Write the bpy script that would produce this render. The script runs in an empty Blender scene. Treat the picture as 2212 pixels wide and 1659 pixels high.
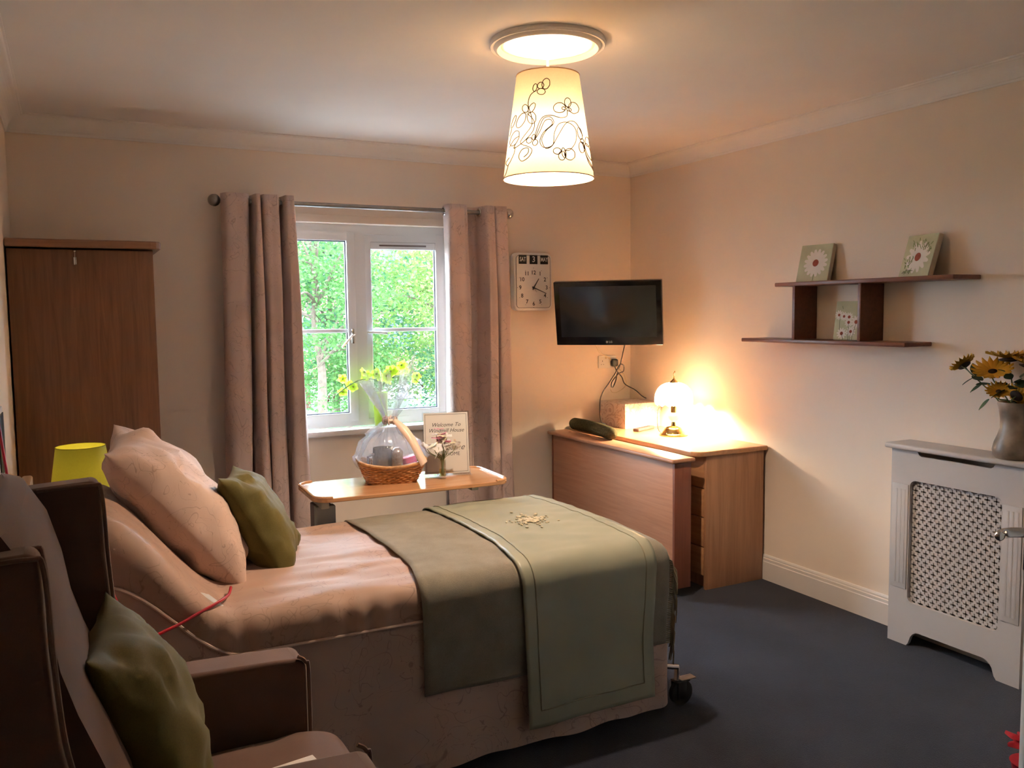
import bpy, bmesh, math, random
from mathutils import Vector, Matrix, noise
PI = math.pi
R = math.radians
rnd = random.Random(7)
sc = bpy.context.scene
COL = sc.collection

# ------------------------------------------------------------------ camera, world, exposure
W_PX, F_PX = 2212, 1862.18
YAW, PITCH, ROLL = 0.47246935, -0.08234309, -0.01123371
cam_data = bpy.data.cameras.new('camera')
cam_data.sensor_fit = 'HORIZONTAL'
cam_data.sensor_width = 36
cam_data.lens = F_PX / W_PX * 36
cam_data.clip_start = 0.02
cam = bpy.data.objects.new('camera', cam_data)
COL.objects.link(cam)
f_ = Vector((math.sin(YAW)*math.cos(PITCH), math.cos(YAW)*math.cos(PITCH), math.sin(PITCH)))
r_ = Vector((math.cos(YAW), -math.sin(YAW), 0))
u_ = r_.cross(f_)
r2 = r_*math.cos(ROLL) + u_*math.sin(ROLL)
u2 = -r_*math.sin(ROLL) + u_*math.cos(ROLL)
cm = Matrix((r2, u2, -f_)).transposed().to_4x4()
cm.translation = (-3.51707, -5.03786, 1.55)
cam.matrix_world = cm
sc.camera = cam

world = bpy.data.worlds.new('world')
sc.world = world
world.use_nodes = True
bg = world.node_tree.nodes['Background']
bg.inputs[0].default_value = (0.70, 0.84, 1.0, 1)
bg.inputs[1].default_value = 10.5
sc.view_settings.view_transform = 'Standard'
sc.view_settings.look = 'None'
sc.view_settings.gamma = 1
sc.view_settings.exposure = 1.6
sc.view_settings.use_curve_mapping = False
PENDANT_EMIT = 920
TABLE_LAMP_EMIT = 1020
GREEN_LAMP_EMIT = 22
WARM = (1.0, 0.78, 0.57)
sc.cycles.max_bounces = 7
sc.cycles.diffuse_bounces = 4
sc.cycles.use_adaptive_sampling = True
sc.cycles.adaptive_threshold = 0.04
sc.cycles.use_light_tree = False
sc.cycles.glossy_bounces = 3
sc.cycles.transmission_bounces = 4
sc.cycles.transparent_max_bounces = 20
sc.cycles.caustics_reflective = False
sc.cycles.caustics_refractive = False

# ------------------------------------------------------------------ materials
MATS = {}
def nd(nt, t, **kw):
    n = nt.nodes.new(t)
    for k, v in kw.items():
        setattr(n, k, v)
    return n
def base_mat(name, rough=0.6, metal=0.0, spec=0.5):
    m = bpy.data.materials.new(name)
    m.use_nodes = True
    nt = m.node_tree
    b = nt.nodes['Principled BSDF']
    b.inputs['Roughness'].default_value = rough
    b.inputs['Metallic'].default_value = metal
    b.inputs['Specular IOR Level'].default_value = spec
    MATS[name] = m
    return m, nt, b
def coords(nt, scale=(1, 1, 1), kind='Object'):
    tc = nd(nt, 'ShaderNodeTexCoord')
    mp = nd(nt, 'ShaderNodeMapping')
    mp.inputs['Scale'].default_value = scale
    nt.links.new(tc.outputs[kind], mp.inputs[0])
    return mp.outputs[0]
def ramp(nt, fac, stops):
    r = nd(nt, 'ShaderNodeValToRGB')
    while len(r.color_ramp.elements) < len(stops):
        r.color_ramp.elements.new(0.5)
    for e, (p, c) in zip(r.color_ramp.elements, stops):
        e.position = p
        e.color = (*c, 1)
    nt.links.new(fac, r.inputs[0])
    return r.outputs[0]
def bump(nt, b, h, strength=0.2, dist=0.01):
    n = nd(nt, 'ShaderNodeBump')
    n.inputs['Strength'].default_value = strength
    n.inputs['Distance'].default_value = dist
    nt.links.new(h, n.inputs['Height'])
    nt.links.new(n.outputs[0], b.inputs['Normal'])
def noise_tex(nt, vec, scale, detail=3, dist=0.0, rough=0.5):
    n = nd(nt, 'ShaderNodeTexNoise')
    n.inputs['Scale'].default_value = scale
    n.inputs['Detail'].default_value = detail
    n.inputs['Roughness'].default_value = rough
    n.inputs['Distortion'].default_value = dist
    nt.links.new(vec, n.inputs['Vector'])
    return n.outputs['Fac']
def plain(name, col, rough=0.6, metal=0.0, var=0.06, scale=8, bstr=0.0, bscale=60, spec=0.5):
    m, nt, b = base_mat(name, rough, metal, spec)
    v = coords(nt)
    c0 = tuple(max(0, x*(1-var)) for x in col)
    c1 = tuple(min(1, x*(1+var)) for x in col)
    nt.links.new(ramp(nt, noise_tex(nt, v, scale), [(0.3, c0), (0.7, c1)]), b.inputs['Base Color'])
    if bstr:
        bump(nt, b, noise_tex(nt, v, bscale, 2), bstr, 0.002)
    return m
def wood(name, dark, light, axis='z', rough=0.4, spec=0.5, scale=1.0):
    m, nt, b = base_mat(name, rough, 0, spec)
    s = {'x': (1.2, 22, 22), 'y': (22, 1.2, 22), 'z': (22, 22, 1.2)}[axis]
    v = coords(nt, tuple(k*scale for k in s))
    n1 = noise_tex(nt, v, 1.6, 5, 1.2, 0.6)
    mid = tuple((a+c)/2 for a, c in zip(dark, light))
    nt.links.new(ramp(nt, n1, [(0.28, dark), (0.5, mid), (0.75, light)]), b.inputs['Base Color'])
    bump(nt, b, n1, 0.03, 0.002)
    return m
def fabric(name, col, rough=0.9, weave=350, var=0.12, bstr=0.25, sheen=0.2, spec=0.2, axis_scale=(1, 1, 1)):
    m, nt, b = base_mat(name, rough, 0, spec)
    v = coords(nt, axis_scale)
    n1 = noise_tex(nt, v, 14, 4)
    n2 = noise_tex(nt, v, weave, 2)
    mx = nd(nt, 'ShaderNodeMath', operation='ADD')
    nt.links.new(n1, mx.inputs[0]); nt.links.new(n2, mx.inputs[1])
    hf = nd(nt, 'ShaderNodeMath', operation='MULTIPLY'); hf.inputs[1].default_value = 0.5
    nt.links.new(mx.outputs[0], hf.inputs[0])
    c0 = tuple(x*(1-var) for x in col); c1 = tuple(min(1, x*(1+var)) for x in col)
    nt.links.new(ramp(nt, hf.outputs[0], [(0.3, c0), (0.7, c1)]), b.inputs['Base Color'])
    b.inputs['Sheen Weight'].default_value = sheen
    bump(nt, b, n2, bstr, 0.001)
    return m
def scribble(name, col, line, rough=0.75, scale=5.0, width=0.012, sheen=0.2, blot=0.15, trans=0.0):
    """fabric printed with thin tangled twig lines"""
    m, nt, b = base_mat(name, rough, 0, 0.25)
    v = coords(nt)
    tot = None
    for k, (s, d) in enumerate(((scale, 1.5), (scale*1.7, 2.2))):
        mp = nd(nt, 'ShaderNodeMapping'); mp.inputs['Location'].default_value = (k*3.1, k*1.7, k*5.3)
        nt.links.new(v, mp.inputs[0])
        n = noise_tex(nt, mp.outputs[0], s, 1.5, d)
        a = nd(nt, 'ShaderNodeMath', operation='SUBTRACT'); a.inputs[1].default_value = 0.5
        nt.links.new(n, a.inputs[0])
        ab = nd(nt, 'ShaderNodeMath', operation='ABSOLUTE'); nt.links.new(a.outputs[0], ab.inputs[0])
        mr = nd(nt, 'ShaderNodeMapRange')
        mr.inputs['From Min'].default_value = 0; mr.inputs['From Max'].default_value = width
        mr.inputs['To Min'].default_value = 1; mr.inputs['To Max'].default_value = 0
        nt.links.new(ab.outputs[0], mr.inputs['Value'])
        gate = noise_tex(nt, mp.outputs[0], s*0.6, 1)
        g = nd(nt, 'ShaderNodeMath', operation='GREATER_THAN'); g.inputs[1].default_value = 0.44
        nt.links.new(gate, g.inputs[0])
        mu = nd(nt, 'ShaderNodeMath', operation='MULTIPLY')
        nt.links.new(mr.outputs[0], mu.inputs[0]); nt.links.new(g.outputs[0], mu.inputs[1])
        if tot is None:
            tot = mu.outputs[0]
        else:
            mxm = nd(nt, 'ShaderNodeMath', operation='MAXIMUM')
            nt.links.new(tot, mxm.inputs[0]); nt.links.new(mu.outputs[0], mxm.inputs[1]); tot = mxm.outputs[0]
    bl = ramp(nt, noise_tex(nt, v, 4.5, 1), [(0.36, tuple(x*(1-blot) for x in col)), (0.5, col)])
    mix = nd(nt, 'ShaderNodeMix', data_type='RGBA')
    nt.links.new(tot, mix.inputs[0]); nt.links.new(bl, mix.inputs[6])
    mix.inputs[7].default_value = (*line, 1)
    nt.links.new(mix.outputs[2], b.inputs['Base Color'])
    b.inputs['Sheen Weight'].default_value = sheen
    bump(nt, b, noise_tex(nt, v, 300, 2), 0.12, 0.001)
    if trans:
        out = nt.nodes['Material Output']
        tr = nd(nt, 'ShaderNodeBsdfTranslucent'); nt.links.new(mix.outputs[2], tr.inputs[0])
        ms = nd(nt, 'ShaderNodeMixShader'); ms.inputs[0].default_value = trans
        nt.links.new(b.outputs[0], ms.inputs[1]); nt.links.new(tr.outputs[0], ms.inputs[2])
        nt.links.new(ms.outputs[0], out.inputs[0])
    return m
def translucent(name, col, fac=0.5, rough=0.8, through=1.0):
    m, nt, b = base_mat(name, rough, 0, 0.2)
    v = coords(nt)
    c = ramp(nt, noise_tex(nt, v, 120, 2), [(0.3, tuple(x*0.95 for x in col)), (0.7, col)])
    nt.links.new(c, b.inputs['Base Color'])
    tr = nd(nt, 'ShaderNodeBsdfTranslucent')
    c2 = ramp(nt, noise_tex(nt, v, 120, 2), [(0.3, tuple(x*0.95*through for x in col)), (0.7, tuple(x*through for x in col))])
    nt.links.new(c2, tr.inputs[0])
    ms = nd(nt, 'ShaderNodeMixShader'); ms.inputs[0].default_value = fac
    nt.links.new(b.outputs[0], ms.inputs[1]); nt.links.new(tr.outputs[0], ms.inputs[2])
    nt.links.new(ms.outputs[0], nt.nodes['Material Output'].inputs[0])
    return m
def clear(name, tint=(1, 1, 1), gloss=0.08, rough=0.02, bstr=0.0, bscale=30, ior=1.45, haze=0.0):
    """thin clear sheet: see-through with a fresnel reflection"""
    m = bpy.data.materials.new(name); m.use_nodes = True; MATS[name] = m
    nt = m.node_tree; nt.nodes.remove(nt.nodes['Principled BSDF'])
    tp = nd(nt, 'ShaderNodeBsdfTransparent'); tp.inputs[0].default_value = (*tint, 1)
    gl = nd(nt, 'ShaderNodeBsdfGlossy'); gl.inputs['Roughness'].default_value = rough
    lw = nd(nt, 'ShaderNodeLayerWeight'); lw.inputs['Blend'].default_value = 0.5
    fr = nd(nt, 'ShaderNodeMath', operation='POWER'); fr.inputs[1].default_value = 4.0
    nt.links.new(lw.outputs['Facing'], fr.inputs[0])
    mu = nd(nt, 'ShaderNodeMath', operation='MULTIPLY'); mu.inputs[1].default_value = 0.5
    nt.links.new(fr.outputs[0], mu.inputs[0])
    fr = mu
    ad = nd(nt, 'ShaderNodeMath', operation='ADD'); ad.inputs[1].default_value = gloss; ad.use_clamp = True
    nt.links.new(fr.outputs[0], ad.inputs[0])
    if bstr:
        v = coords(nt)
        bn = nd(nt, 'ShaderNodeBump'); bn.inputs['Strength'].default_value = bstr; bn.inputs['Distance'].default_value = 0.01
        nt.links.new(noise_tex(nt, v, bscale, 4, 1.0), bn.inputs['Height'])
        nt.links.new(bn.outputs[0], gl.inputs['Normal'])
    ms = nd(nt, 'ShaderNodeMixShader')
    nt.links.new(ad.outputs[0], ms.inputs[0]); nt.links.new(tp.outputs[0], ms.inputs[1]); nt.links.new(gl.outputs[0], ms.inputs[2])
    last = ms.outputs[0]
    if haze:
        df = nd(nt, 'ShaderNodeBsdfTranslucent'); df.inputs[0].default_value = (0.95, 0.97, 1, 1)
        m2 = nd(nt, 'ShaderNodeMixShader'); m2.inputs[0].default_value = haze
        nt.links.new(last, m2.inputs[1]); nt.links.new(df.outputs[0], m2.inputs[2]); last = m2.outputs[0]
    nt.links.new(last, nt.nodes['Material Output'].inputs[0])
    return m
def emit(name, col, strength):
    m = bpy.data.materials.new(name); m.use_nodes = True; MATS[name] = m
    nt = m.node_tree; nt.nodes.remove(nt.nodes['Principled BSDF'])
    e = nd(nt, 'ShaderNodeEmission'); e.inputs[0].default_value = (*col, 1); e.inputs[1].default_value = strength
    nt.links.new(e.outputs[0], nt.nodes['Material Output'].inputs[0])
    return m

plain('wall_paint', (0.88, 0.765, 0.655), 0.85, 0, 0.015, 3, 0.08, 220, 0.2)
plain('ceiling_paint', (0.86, 0.83, 0.80), 0.9, 0, 0.015, 3, 0.05, 200, 0.2)
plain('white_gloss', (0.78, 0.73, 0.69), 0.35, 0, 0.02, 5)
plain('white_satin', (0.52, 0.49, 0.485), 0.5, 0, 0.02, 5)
plain('upvc', (0.80, 0.83, 0.86), 0.25, 0, 0.01, 5)
plain('gasket', (0.03, 0.035, 0.06), 0.5)
wood('wood_desk', (0.34, 0.17, 0.09), (0.50, 0.27, 0.15), 'z', 0.42)
wood('wood_desk_y', (0.40, 0.20, 0.10), (0.56, 0.30, 0.15), 'y', 0.3)
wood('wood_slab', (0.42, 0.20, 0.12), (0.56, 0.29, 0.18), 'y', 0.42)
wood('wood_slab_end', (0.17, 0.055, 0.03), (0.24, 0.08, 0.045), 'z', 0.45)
wood('wood_wardrobe', (0.12, 0.052, 0.026), (0.22, 0.10, 0.05), 'z', 0.45)
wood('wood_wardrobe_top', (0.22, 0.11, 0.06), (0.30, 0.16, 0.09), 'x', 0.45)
wood('wood_shelf', (0.13, 0.042, 0.022), (0.21, 0.072, 0.038), 'y', 0.4)
wood('wood_table', (0.46, 0.22, 0.10), (0.60, 0.33, 0.17), 'x', 0.16, 0.6)
wood('wood_head', (0.30, 0.15, 0.07), (0.40, 0.21, 0.10), 'y', 0.4)
plain('steel', (0.62, 0.61, 0.60), 0.22, 1.0, 0.05, 20)
plain('pewter', (0.30, 0.28, 0.27), 0.35, 0.9, 0.08, 30)
plain('brass', (0.80, 0.55, 0.22), 0.15, 1.0, 0.05, 20)
plain('grey_metal', (0.33, 0.36, 0.36), 0.45, 0.2, 0.05, 20)
plain('dark_metal', (0.20, 0.17, 0.17), 0.45, 0.2, 0.05, 20)
plain('black_plastic', (0.012, 0.012, 0.013), 0.35, 0, 0.1, 10)
plain('black_gloss', (0.006, 0.006, 0.007), 0.12, 0, 0.1, 10)
plain('black_rubber', (0.015, 0.015, 0.016), 0.7, 0, 0.1, 10)
plain('remote_plastic', (0.10, 0.06, 0.06), 0.5, 0, 0.1, 30)
plain('white_plastic', (0.80, 0.78, 0.74), 0.35, 0, 0.02, 10)
plain('clock_case', (0.82, 0.80, 0.78), 0.3, 0, 0.02, 10)
plain('clock_face', (0.80, 0.77, 0.72), 0.6, 0, 0.01, 10)
plain('ink', (0.02, 0.018, 0.02), 0.6)
plain('ink_soft', (0.10, 0.08, 0.09), 0.7)
plain('print_white', (0.80, 0.78, 0.75), 0.7)
plain('paper', (0.84, 0.78, 0.74), 0.8, 0, 0.01, 8)
plain('carpet_side', (0.03, 0.032, 0.04), 0.95)
fabric('chair_fabric', (0.150, 0.080, 0.060), 0.85, 500, 0.10, 0.15, 0.25)
fabric('chair_piping', (0.20, 0.12, 0.095), 0.8, 500, 0.10, 0.1, 0.25)
fabric('olive_fabric', (0.105, 0.085, 0.018), 0.7, 300, 0.18, 0.15, 0.1)
scribble('curtain_fabric', (0.68, 0.525, 0.475), (0.47, 0.35, 0.31), 0.8, 7.0, 0.010, 0.15, 0.12, 0.06)
scribble('bed_fabric', (0.48, 0.315, 0.245), (0.33, 0.21, 0.165), 0.55, 5.5, 0.010, 0.2, 0.05)
scribble('skirt_fabric', (0.58, 0.42, 0.36), (0.38, 0.26, 0.22), 0.7, 5.5, 0.010, 0.2, 0.10)
scribble('pillow_fabric', (0.64, 0.46, 0.385), (0.44, 0.30, 0.24), 0.7, 8, 0.010, 0.2, 0.12)
plain('piping_fabric', (0.62, 0.45, 0.38), 0.8, 0, 0.05, 60)
fabric('throw_fabric', (0.26, 0.235, 0.19), 0.9, 420, 0.22, 0.5, 0.15)
fabric('fringe_fabric', (0.26, 0.21, 0.14), 0.9, 300, 0.2, 0.2, 0.1)
plain('satin', (0.34, 0.35, 0.27), 0.40, 0, 0.07, 5, 0.12, 14, 0.5)
plain('satin_seam', (0.27, 0.26, 0.18), 0.6, 0, 0.05, 30)
plain('embroidery', (0.50, 0.44, 0.31), 0.5, 0, 0.3, 60)
plain('mattress_cloth', (0.6, 0.6, 0.62), 0.8, 0, 0.04, 30)
plain('red_cord', (0.50, 0.015, 0.035), 0.45, 0, 0.05, 30)
plain('cable_black', (0.03, 0.02, 0.018), 0.5)
plain('cable_cream', (0.70, 0.58, 0.40), 0.5)
translucent('pendant_shade', (0.90, 0.70, 0.45), 0.42, 0.8, 0.115)
plain('shade_trim', (0.55, 0.34, 0.2), 0.7)
plain('shade_line', (0.07, 0.03, 0.012), 0.8)
translucent('opal_glass', (0.97, 0.92, 0.84), 0.55, 0.2)
translucent('lime_shade', (0.50, 0.50, 0.05), 0.35, 0.6, 0.22)
emit('bulb_pendant', WARM, PENDANT_EMIT)
emit('bulb_table', (1.0, 0.72, 0.42), TABLE_LAMP_EMIT)
emit('bulb_green', (1.0, 0.70, 0.38), GREEN_LAMP_EMIT)
clear('window_glass', (0.98, 0.99, 0.99), 0.02, 0.01)
clear('cellophane', (0.985, 0.99, 1.0), 0.16, 0.12, 0.9, 34, 1.6, 0.13)
clear('acrylic', (0.97, 0.98, 0.98), 0.04, 0.02)
clear('vase_glass', (0.95, 0.97, 0.96), 0.08, 0.02)
clear('water', (0.93, 0.90, 0.62), 0.04, 0.02)
plain('ribbon', (0.82, 0.62, 0.50), 0.35, 0, 0.06, 20)
plain('wicker', (0.52, 0.27, 0.11), 0.55, 0, 0.25, 60, 0.2, 200)
plain('mug_grey', (0.17, 0.15, 0.15), 0.35)
plain('silver_foil', (0.50, 0.42, 0.36), 0.25, 0.8, 0.15, 40)
plain('pink_box', (0.72, 0.05, 0.22), 0.4, 0, 0.05, 10)
plain('white_box', (0.75, 0.75, 0.8), 0.4)
plain('grey_tray', (0.30, 0.30, 0.36), 0.4)
translucent('orchid_petal', (0.62, 0.80, 0.10), 0.45, 0.5)
plain('orchid_heart', (0.35, 0.45, 0.05), 0.6)
plain('orchid_stem', (0.06, 0.10, 0.03), 0.6)
plain('bud', (0.30, 0.22, 0.16), 0.6)
translucent('lime_pot', (0.55, 0.72, 0.12), 0.3, 0.3)
translucent('petal_white', (0.90, 0.87, 0.86), 0.4, 0.6)
translucent('petal_pink', (0.88, 0.42, 0.55), 0.4, 0.6)
translucent('petal_cream', (0.85, 0.82, 0.62), 0.4, 0.6)
plain('leaf_dark', (0.045, 0.09, 0.03), 0.5, 0, 0.25, 30)
plain('stem_green', (0.14, 0.17, 0.05), 0.6)
plain('sunflower_petal', (0.66, 0.36, 0.025), 0.6, 0, 0.15, 40)
plain('sunflower_heart', (0.03, 0.018, 0.012), 0.8)
plain('stone_vase', (0.22, 0.18, 0.145), 0.4, 0, 0.45, 14)
plain('box_lining', (0.55, 0.42, 0.38), 0.7)
plain('green_plush', (0.075, 0.068, 0.034), 0.95, 0, 0.3, 90, 0.8, 300, 0.1)
plain('canvas_edge', (0.55, 0.47, 0.36), 0.85)
plain('canvas_green', (0.55, 0.55, 0.36), 0.85, 0, 0.14, 9)
plain('paint_white', (0.80, 0.74, 0.68), 0.85, 0, 0.05, 20)
plain('paint_red', (0.33, 0.07, 0.04), 0.85, 0, 0.2, 60)
plain('paint_dark', (0.13, 0.14, 0.10), 0.85)
plain('paint_leaf', (0.28, 0.34, 0.15), 0.85, 0, 0.25, 40)
plain('shaded_radiator', (0.30, 0.27, 0.25), 0.6)  # white radiator with the shade behind the grille put into its colour
plain('red_petal', (0.36, 0.006, 0.02), 0.6, 0, 0.15, 40)
plain('door_paint', (0.50, 0.55, 0.58), 0.4, 0, 0.02, 8)
plain('bark', (0.10, 0.07, 0.05), 0.9, 0, 0.3, 12)
translucent('leaf_mid', (0.075, 0.175, 0.045), 0.4, 0.6)
translucent('leaf_lime', (0.135, 0.22, 0.05), 0.4, 0.6)
translucent('leaf_deep', (0.06, 0.16, 0.075), 0.4, 0.6)
plain('grass', (0.04, 0.085, 0.03), 0.95, 0, 0.3, 3)
plain('paving', (0.28, 0.27, 0.26), 0.9, 0, 0.12, 2)
plain('tarmac', (0.10, 0.10, 0.105), 0.9, 0, 0.1, 3)
plain('roof_tile', (0.20, 0.10, 0.07), 0.8, 0, 0.2, 5)
plain('post_green', (0.06, 0.16, 0.10), 0.5)
def carpet():
    m, nt, b = base_mat('carpet', 0.95, 0, 0.1)
    v = coords(nt)
    n1 = noise_tex(nt, v, 2.2, 4); n2 = noise_tex(nt, v, 260, 3)
    mx = nd(nt, 'ShaderNodeMath', operation='MULTIPLY_ADD'); mx.inputs[1].default_value = 0.6; mx.inputs[2].default_value = 0.0
    nt.links.new(n1, mx.inputs[0])
    ad = nd(nt, 'ShaderNodeMath', operation='MULTIPLY_ADD'); ad.inputs[1].default_value = 0.4
    nt.links.new(n2, ad.inputs[0]); nt.links.new(mx.outputs[0], ad.inputs[2])
    nt.links.new(ramp(nt, ad.outputs[0], [(0.35, (0.016, 0.017, 0.028)), (0.65, (0.031, 0.034, 0.053))]), b.inputs['Base Color'])
    b.inputs['Sheen Weight'].default_value = 0.15
    bump(nt, b, n2, 0.6, 0.004)
carpet()
def damask():
    m, nt, b = base_mat('damask', 0.5, 0, 0.4)
    v = coords(nt)
    n = noise_tex(nt, v, 9, 1.0, 1.8)
    s = nd(nt, 'ShaderNodeMath', operation='MULTIPLY'); s.inputs[1].default_value = 34
    nt.links.new(n, s.inputs[0])
    sn = nd(nt, 'ShaderNodeMath', operation='SINE'); nt.links.new(s.outputs[0], sn.inputs[0])
    nt.links.new(ramp(nt, sn.outputs[0], [(0.0, (0.66, 0.58, 0.56)), (0.75, (0.62, 0.52, 0.50)), (0.9, (0.45, 0.35, 0.33))]), b.inputs['Base Color'])
damask()
def bricks(name, c1, c2, mortar, scale):
    m, nt, b = base_mat(name, 0.85, 0, 0.2)
    v = coords(nt)
    sx = nd(nt, 'ShaderNodeSeparateXYZ'); nt.links.new(v, sx.inputs[0])
    cb = nd(nt, 'ShaderNodeCombineXYZ')
    ad = nd(nt, 'ShaderNodeMath', operation='ADD')
    nt.links.new(sx.outputs[0], ad.inputs[0]); nt.links.new(sx.outputs[1], ad.inputs[1])
    nt.links.new(ad.outputs[0], cb.inputs[0]); nt.links.new(sx.outputs[2], cb.inputs[1])
    br = nd(nt, 'ShaderNodeTexBrick'); br.inputs['Scale'].default_value = scale
    br.inputs['Color1'].default_value = (*c1, 1); br.inputs['Color2'].default_value = (*c2, 1); br.inputs['Mortar'].default_value = (*mortar, 1)
    nt.links.new(cb.outputs[0], br.inputs['Vector'])
    nt.links.new(br.outputs['Color'], b.inputs['Base Color'])
bricks('brick_far', (0.20, 0.085, 0.06), (0.16, 0.065, 0.045), (0.18, 0.15, 0.13), 4)

# ------------------------------------------------------------------ mesh helpers
ORG = {}
class MB:
    def __init__(s):
        s.v = []; s.f = []; s.smooth = []
    def add(s, verts, faces, smooth=True):
        n = len(s.v)
        s.v += [tuple(p) for p in verts]
        s.f += [tuple(i+n for i in fc) for fc in faces]
        s.smooth += [smooth]*len(faces)
        return s
    def box(s, x0, x1, y0, y1, z0, z1, bev=0.0, seg=2, M=None):
        bm = bmesh.new()
        bmesh.ops.create_cube(bm, size=1)
        for v in bm.verts:
            v.co = Vector(((x0+x1)/2 + v.co.x*(x1-x0), (y0+y1)/2 + v.co.y*(y1-y0), (z0+z1)/2 + v.co.z*(z1-z0)))
        if bev:
            bmesh.ops.bevel(bm, geom=list(bm.edges), offset=min(bev, 0.49*min(abs(x1-x0), abs(y1-y0), abs(z1-z0))), segments=seg, profile=0.5, affect='EDGES')
        bm.verts.index_update()
        s.add([(M @ v.co if M else v.co) for v in bm.verts], [[v.index for v in f.verts] for f in bm.faces], bool(bev))
        bm.free()
        return s
    def lathe(s, prof, c=(0, 0, 0), n=32, M=None, a0=0, a1=2*PI):
        closed = abs(a1-a0-2*PI) < 1e-6
        m = n if closed else n+1
        V = []
        for r, z in prof:
            for i in range(m):
                a = a0 + (a1-a0)*i/n
                p = Vector((r*math.cos(a), r*math.sin(a), z))
                p = (M @ p) if M else p
                V.append((p.x+c[0], p.y+c[1], p.z+c[2]))
        Fc = []
        for k in range(len(prof)-1):
            for i in range(n):
                j = (i+1) % m
                if not closed and i+1 >= m: continue
                Fc.append((k*m+i, k*m+j, (k+1)*m+j, (k+1)*m+i))
        return s.add(V, Fc)
    def tube(s, pts, r=0.005, n=8, cap=True, rs=None):
        pts = [Vector(p) for p in pts]
        V = []; Fc = []
        t = (pts[1]-pts[0]).normalized()
        up = Vector((0, 0, 1)) if abs(t.z) < 0.9 else Vector((1, 0, 0))
        a = t.cross(up).normalized()
        for i, p in enumerate(pts):
            if i == 0: t = (pts[1]-pts[0])
            elif i == len(pts)-1: t = (pts[-1]-pts[-2])
            else: t = (pts[i+1]-pts[i-1])
            if t.length < 1e-9: t = Vector((0, 0, 1))
            t.normalize()
            a = (a - t*a.dot(t))
            if a.length < 1e-6: a = t.orthogonal()
            a.normalize()
            b = t.cross(a)
            rr = rs[i] if rs else r
            for k in range(n):
                an = 2*PI*k/n
                V.append(p + (a*math.cos(an) + b*math.sin(an))*rr)
        for i in range(len(pts)-1):
            for k in range(n):
                k2 = (k+1) % n
                Fc.append((i*n+k, i*n+k2, (i+1)*n+k2, (i+1)*n+k))
        if cap:
            Fc.append(tuple(range(n-1, -1, -1))); Fc.append(tuple((len(pts)-1)*n+k for k in range(n)))
        return s.add(V, Fc)
    def grid(s, fn, nu, nv, closed_u=False):
        V = [fn(i/nu if closed_u else i/nu, j/nv) for j in range(nv+1) for i in range(nu if closed_u else nu+1)]
        m = nu if closed_u else nu+1
        Fc = [(j*m+i, j*m+(i+1) % m, (j+1)*m+(i+1) % m, (j+1)*m+i) for j in range(nv) for i in range(nu)]
        return s.add(V, Fc)
    def sphere(s, c, r, n=16, m=10, sc_=(1, 1, 1), M=None):
        V = []; Fc = []
        for j in range(m+1):
            th = PI*j/m
            for i in range(n):
                a = 2*PI*i/n
                p = Vector((r*sc_[0]*math.sin(th)*math.cos(a), r*sc_[1]*math.sin(th)*math.sin(a), r*sc_[2]*math.cos(th)))
                if M: p = M @ p
                V.append((p.x+c[0], p.y+c[1], p.z+c[2]))
        for j in range(m):
            for i in range(n):
                Fc.append((j*n+i, (j+1)*n+i, (j+1)*n+(i+1) % n, j*n+(i+1) % n))
        return s.add(V, Fc)
    def prism(s, poly, axis, a0, a1, smooth=False):
        """polygon in the two other axes, extruded along axis"""
        def P(p, a):
            return {'x': (a, p[0], p[1]), 'y': (p[0], a, p[1]), 'z': (p[0], p[1], a)}[axis]
        n = len(poly)
        V = [P(p, a0) for p in poly] + [P(p, a1) for p in poly]
        Fc = [tuple(range(n-1, -1, -1)), tuple(range(n, 2*n))] + [(i, (i+1) % n, n+(i+1) % n, n+i) for i in range(n)]
        return s.add(V, Fc, smooth)
    def build(s, name, mat, parent=None, label=None, bevel=None, solid=None, subd=0, autosmooth=True):
        xs = [p[0] for p in s.v]; ys = [p[1] for p in s.v]; zs = [p[2] for p in s.v]
        own = Vector(((min(xs)+max(xs))/2, (min(ys)+max(ys))/2, min(zs)))
        po = ORG[parent.name] if parent else Vector((0, 0, 0))
        me = bpy.data.meshes.new(name)
        me.from_pydata([(p[0]-own.x, p[1]-own.y, p[2]-own.z) for p in s.v], [], s.f)
        me.polygons.foreach_set('use_smooth', s.smooth)
        me.update()
        bm = bmesh.new(); bm.from_mesh(me)
        bmesh.ops.recalc_face_normals(bm, faces=bm.faces)
        if autosmooth:
            for e in bm.edges:
                if len(e.link_faces) == 2 and e.calc_face_angle(0) > R(38): e.smooth = False
        bm.to_mesh(me); bm.free()
        if isinstance(mat, str): mat = MATS[mat]
        me.materials.append(mat)
        o = bpy.data.objects.new(name, me)
        COL.objects.link(o)
        if parent:
            o.parent = parent
            o.location = own - po
        else:
            o.location = own
        ORG[o.name] = own
        if label: o['label'] = label
        if bevel:
            md = o.modifiers.new('bevel', 'BEVEL'); md.width = bevel; md.segments = 2; md.limit_method = 'ANGLE'
        if solid:
            md = o.modifiers.new('solid', 'SOLIDIFY'); md.thickness = solid; md.offset = 0
        if subd:
            md = o.modifiers.new('sub', 'SUBSURF'); md.levels = subd; md.render_levels = subd
        return o
def thing(name, label, cat, loc, group=None):
    o = bpy.data.objects.new(name, None)
    COL.objects.link(o)
    o.empty_display_size = 0.05
    o.location = loc
    ORG[o.name] = Vector(loc)
    o['label'] = label; o['category'] = cat
    if group: o['group'] = group
    return o
def tag(o, label, cat, group=None):
    o['label'] = label; o['category'] = cat
    if group: o['group'] = group
    return o
def struct(o, label=None):
    o['kind'] = 'structure'
    if label: o['label'] = label
    return o
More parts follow.
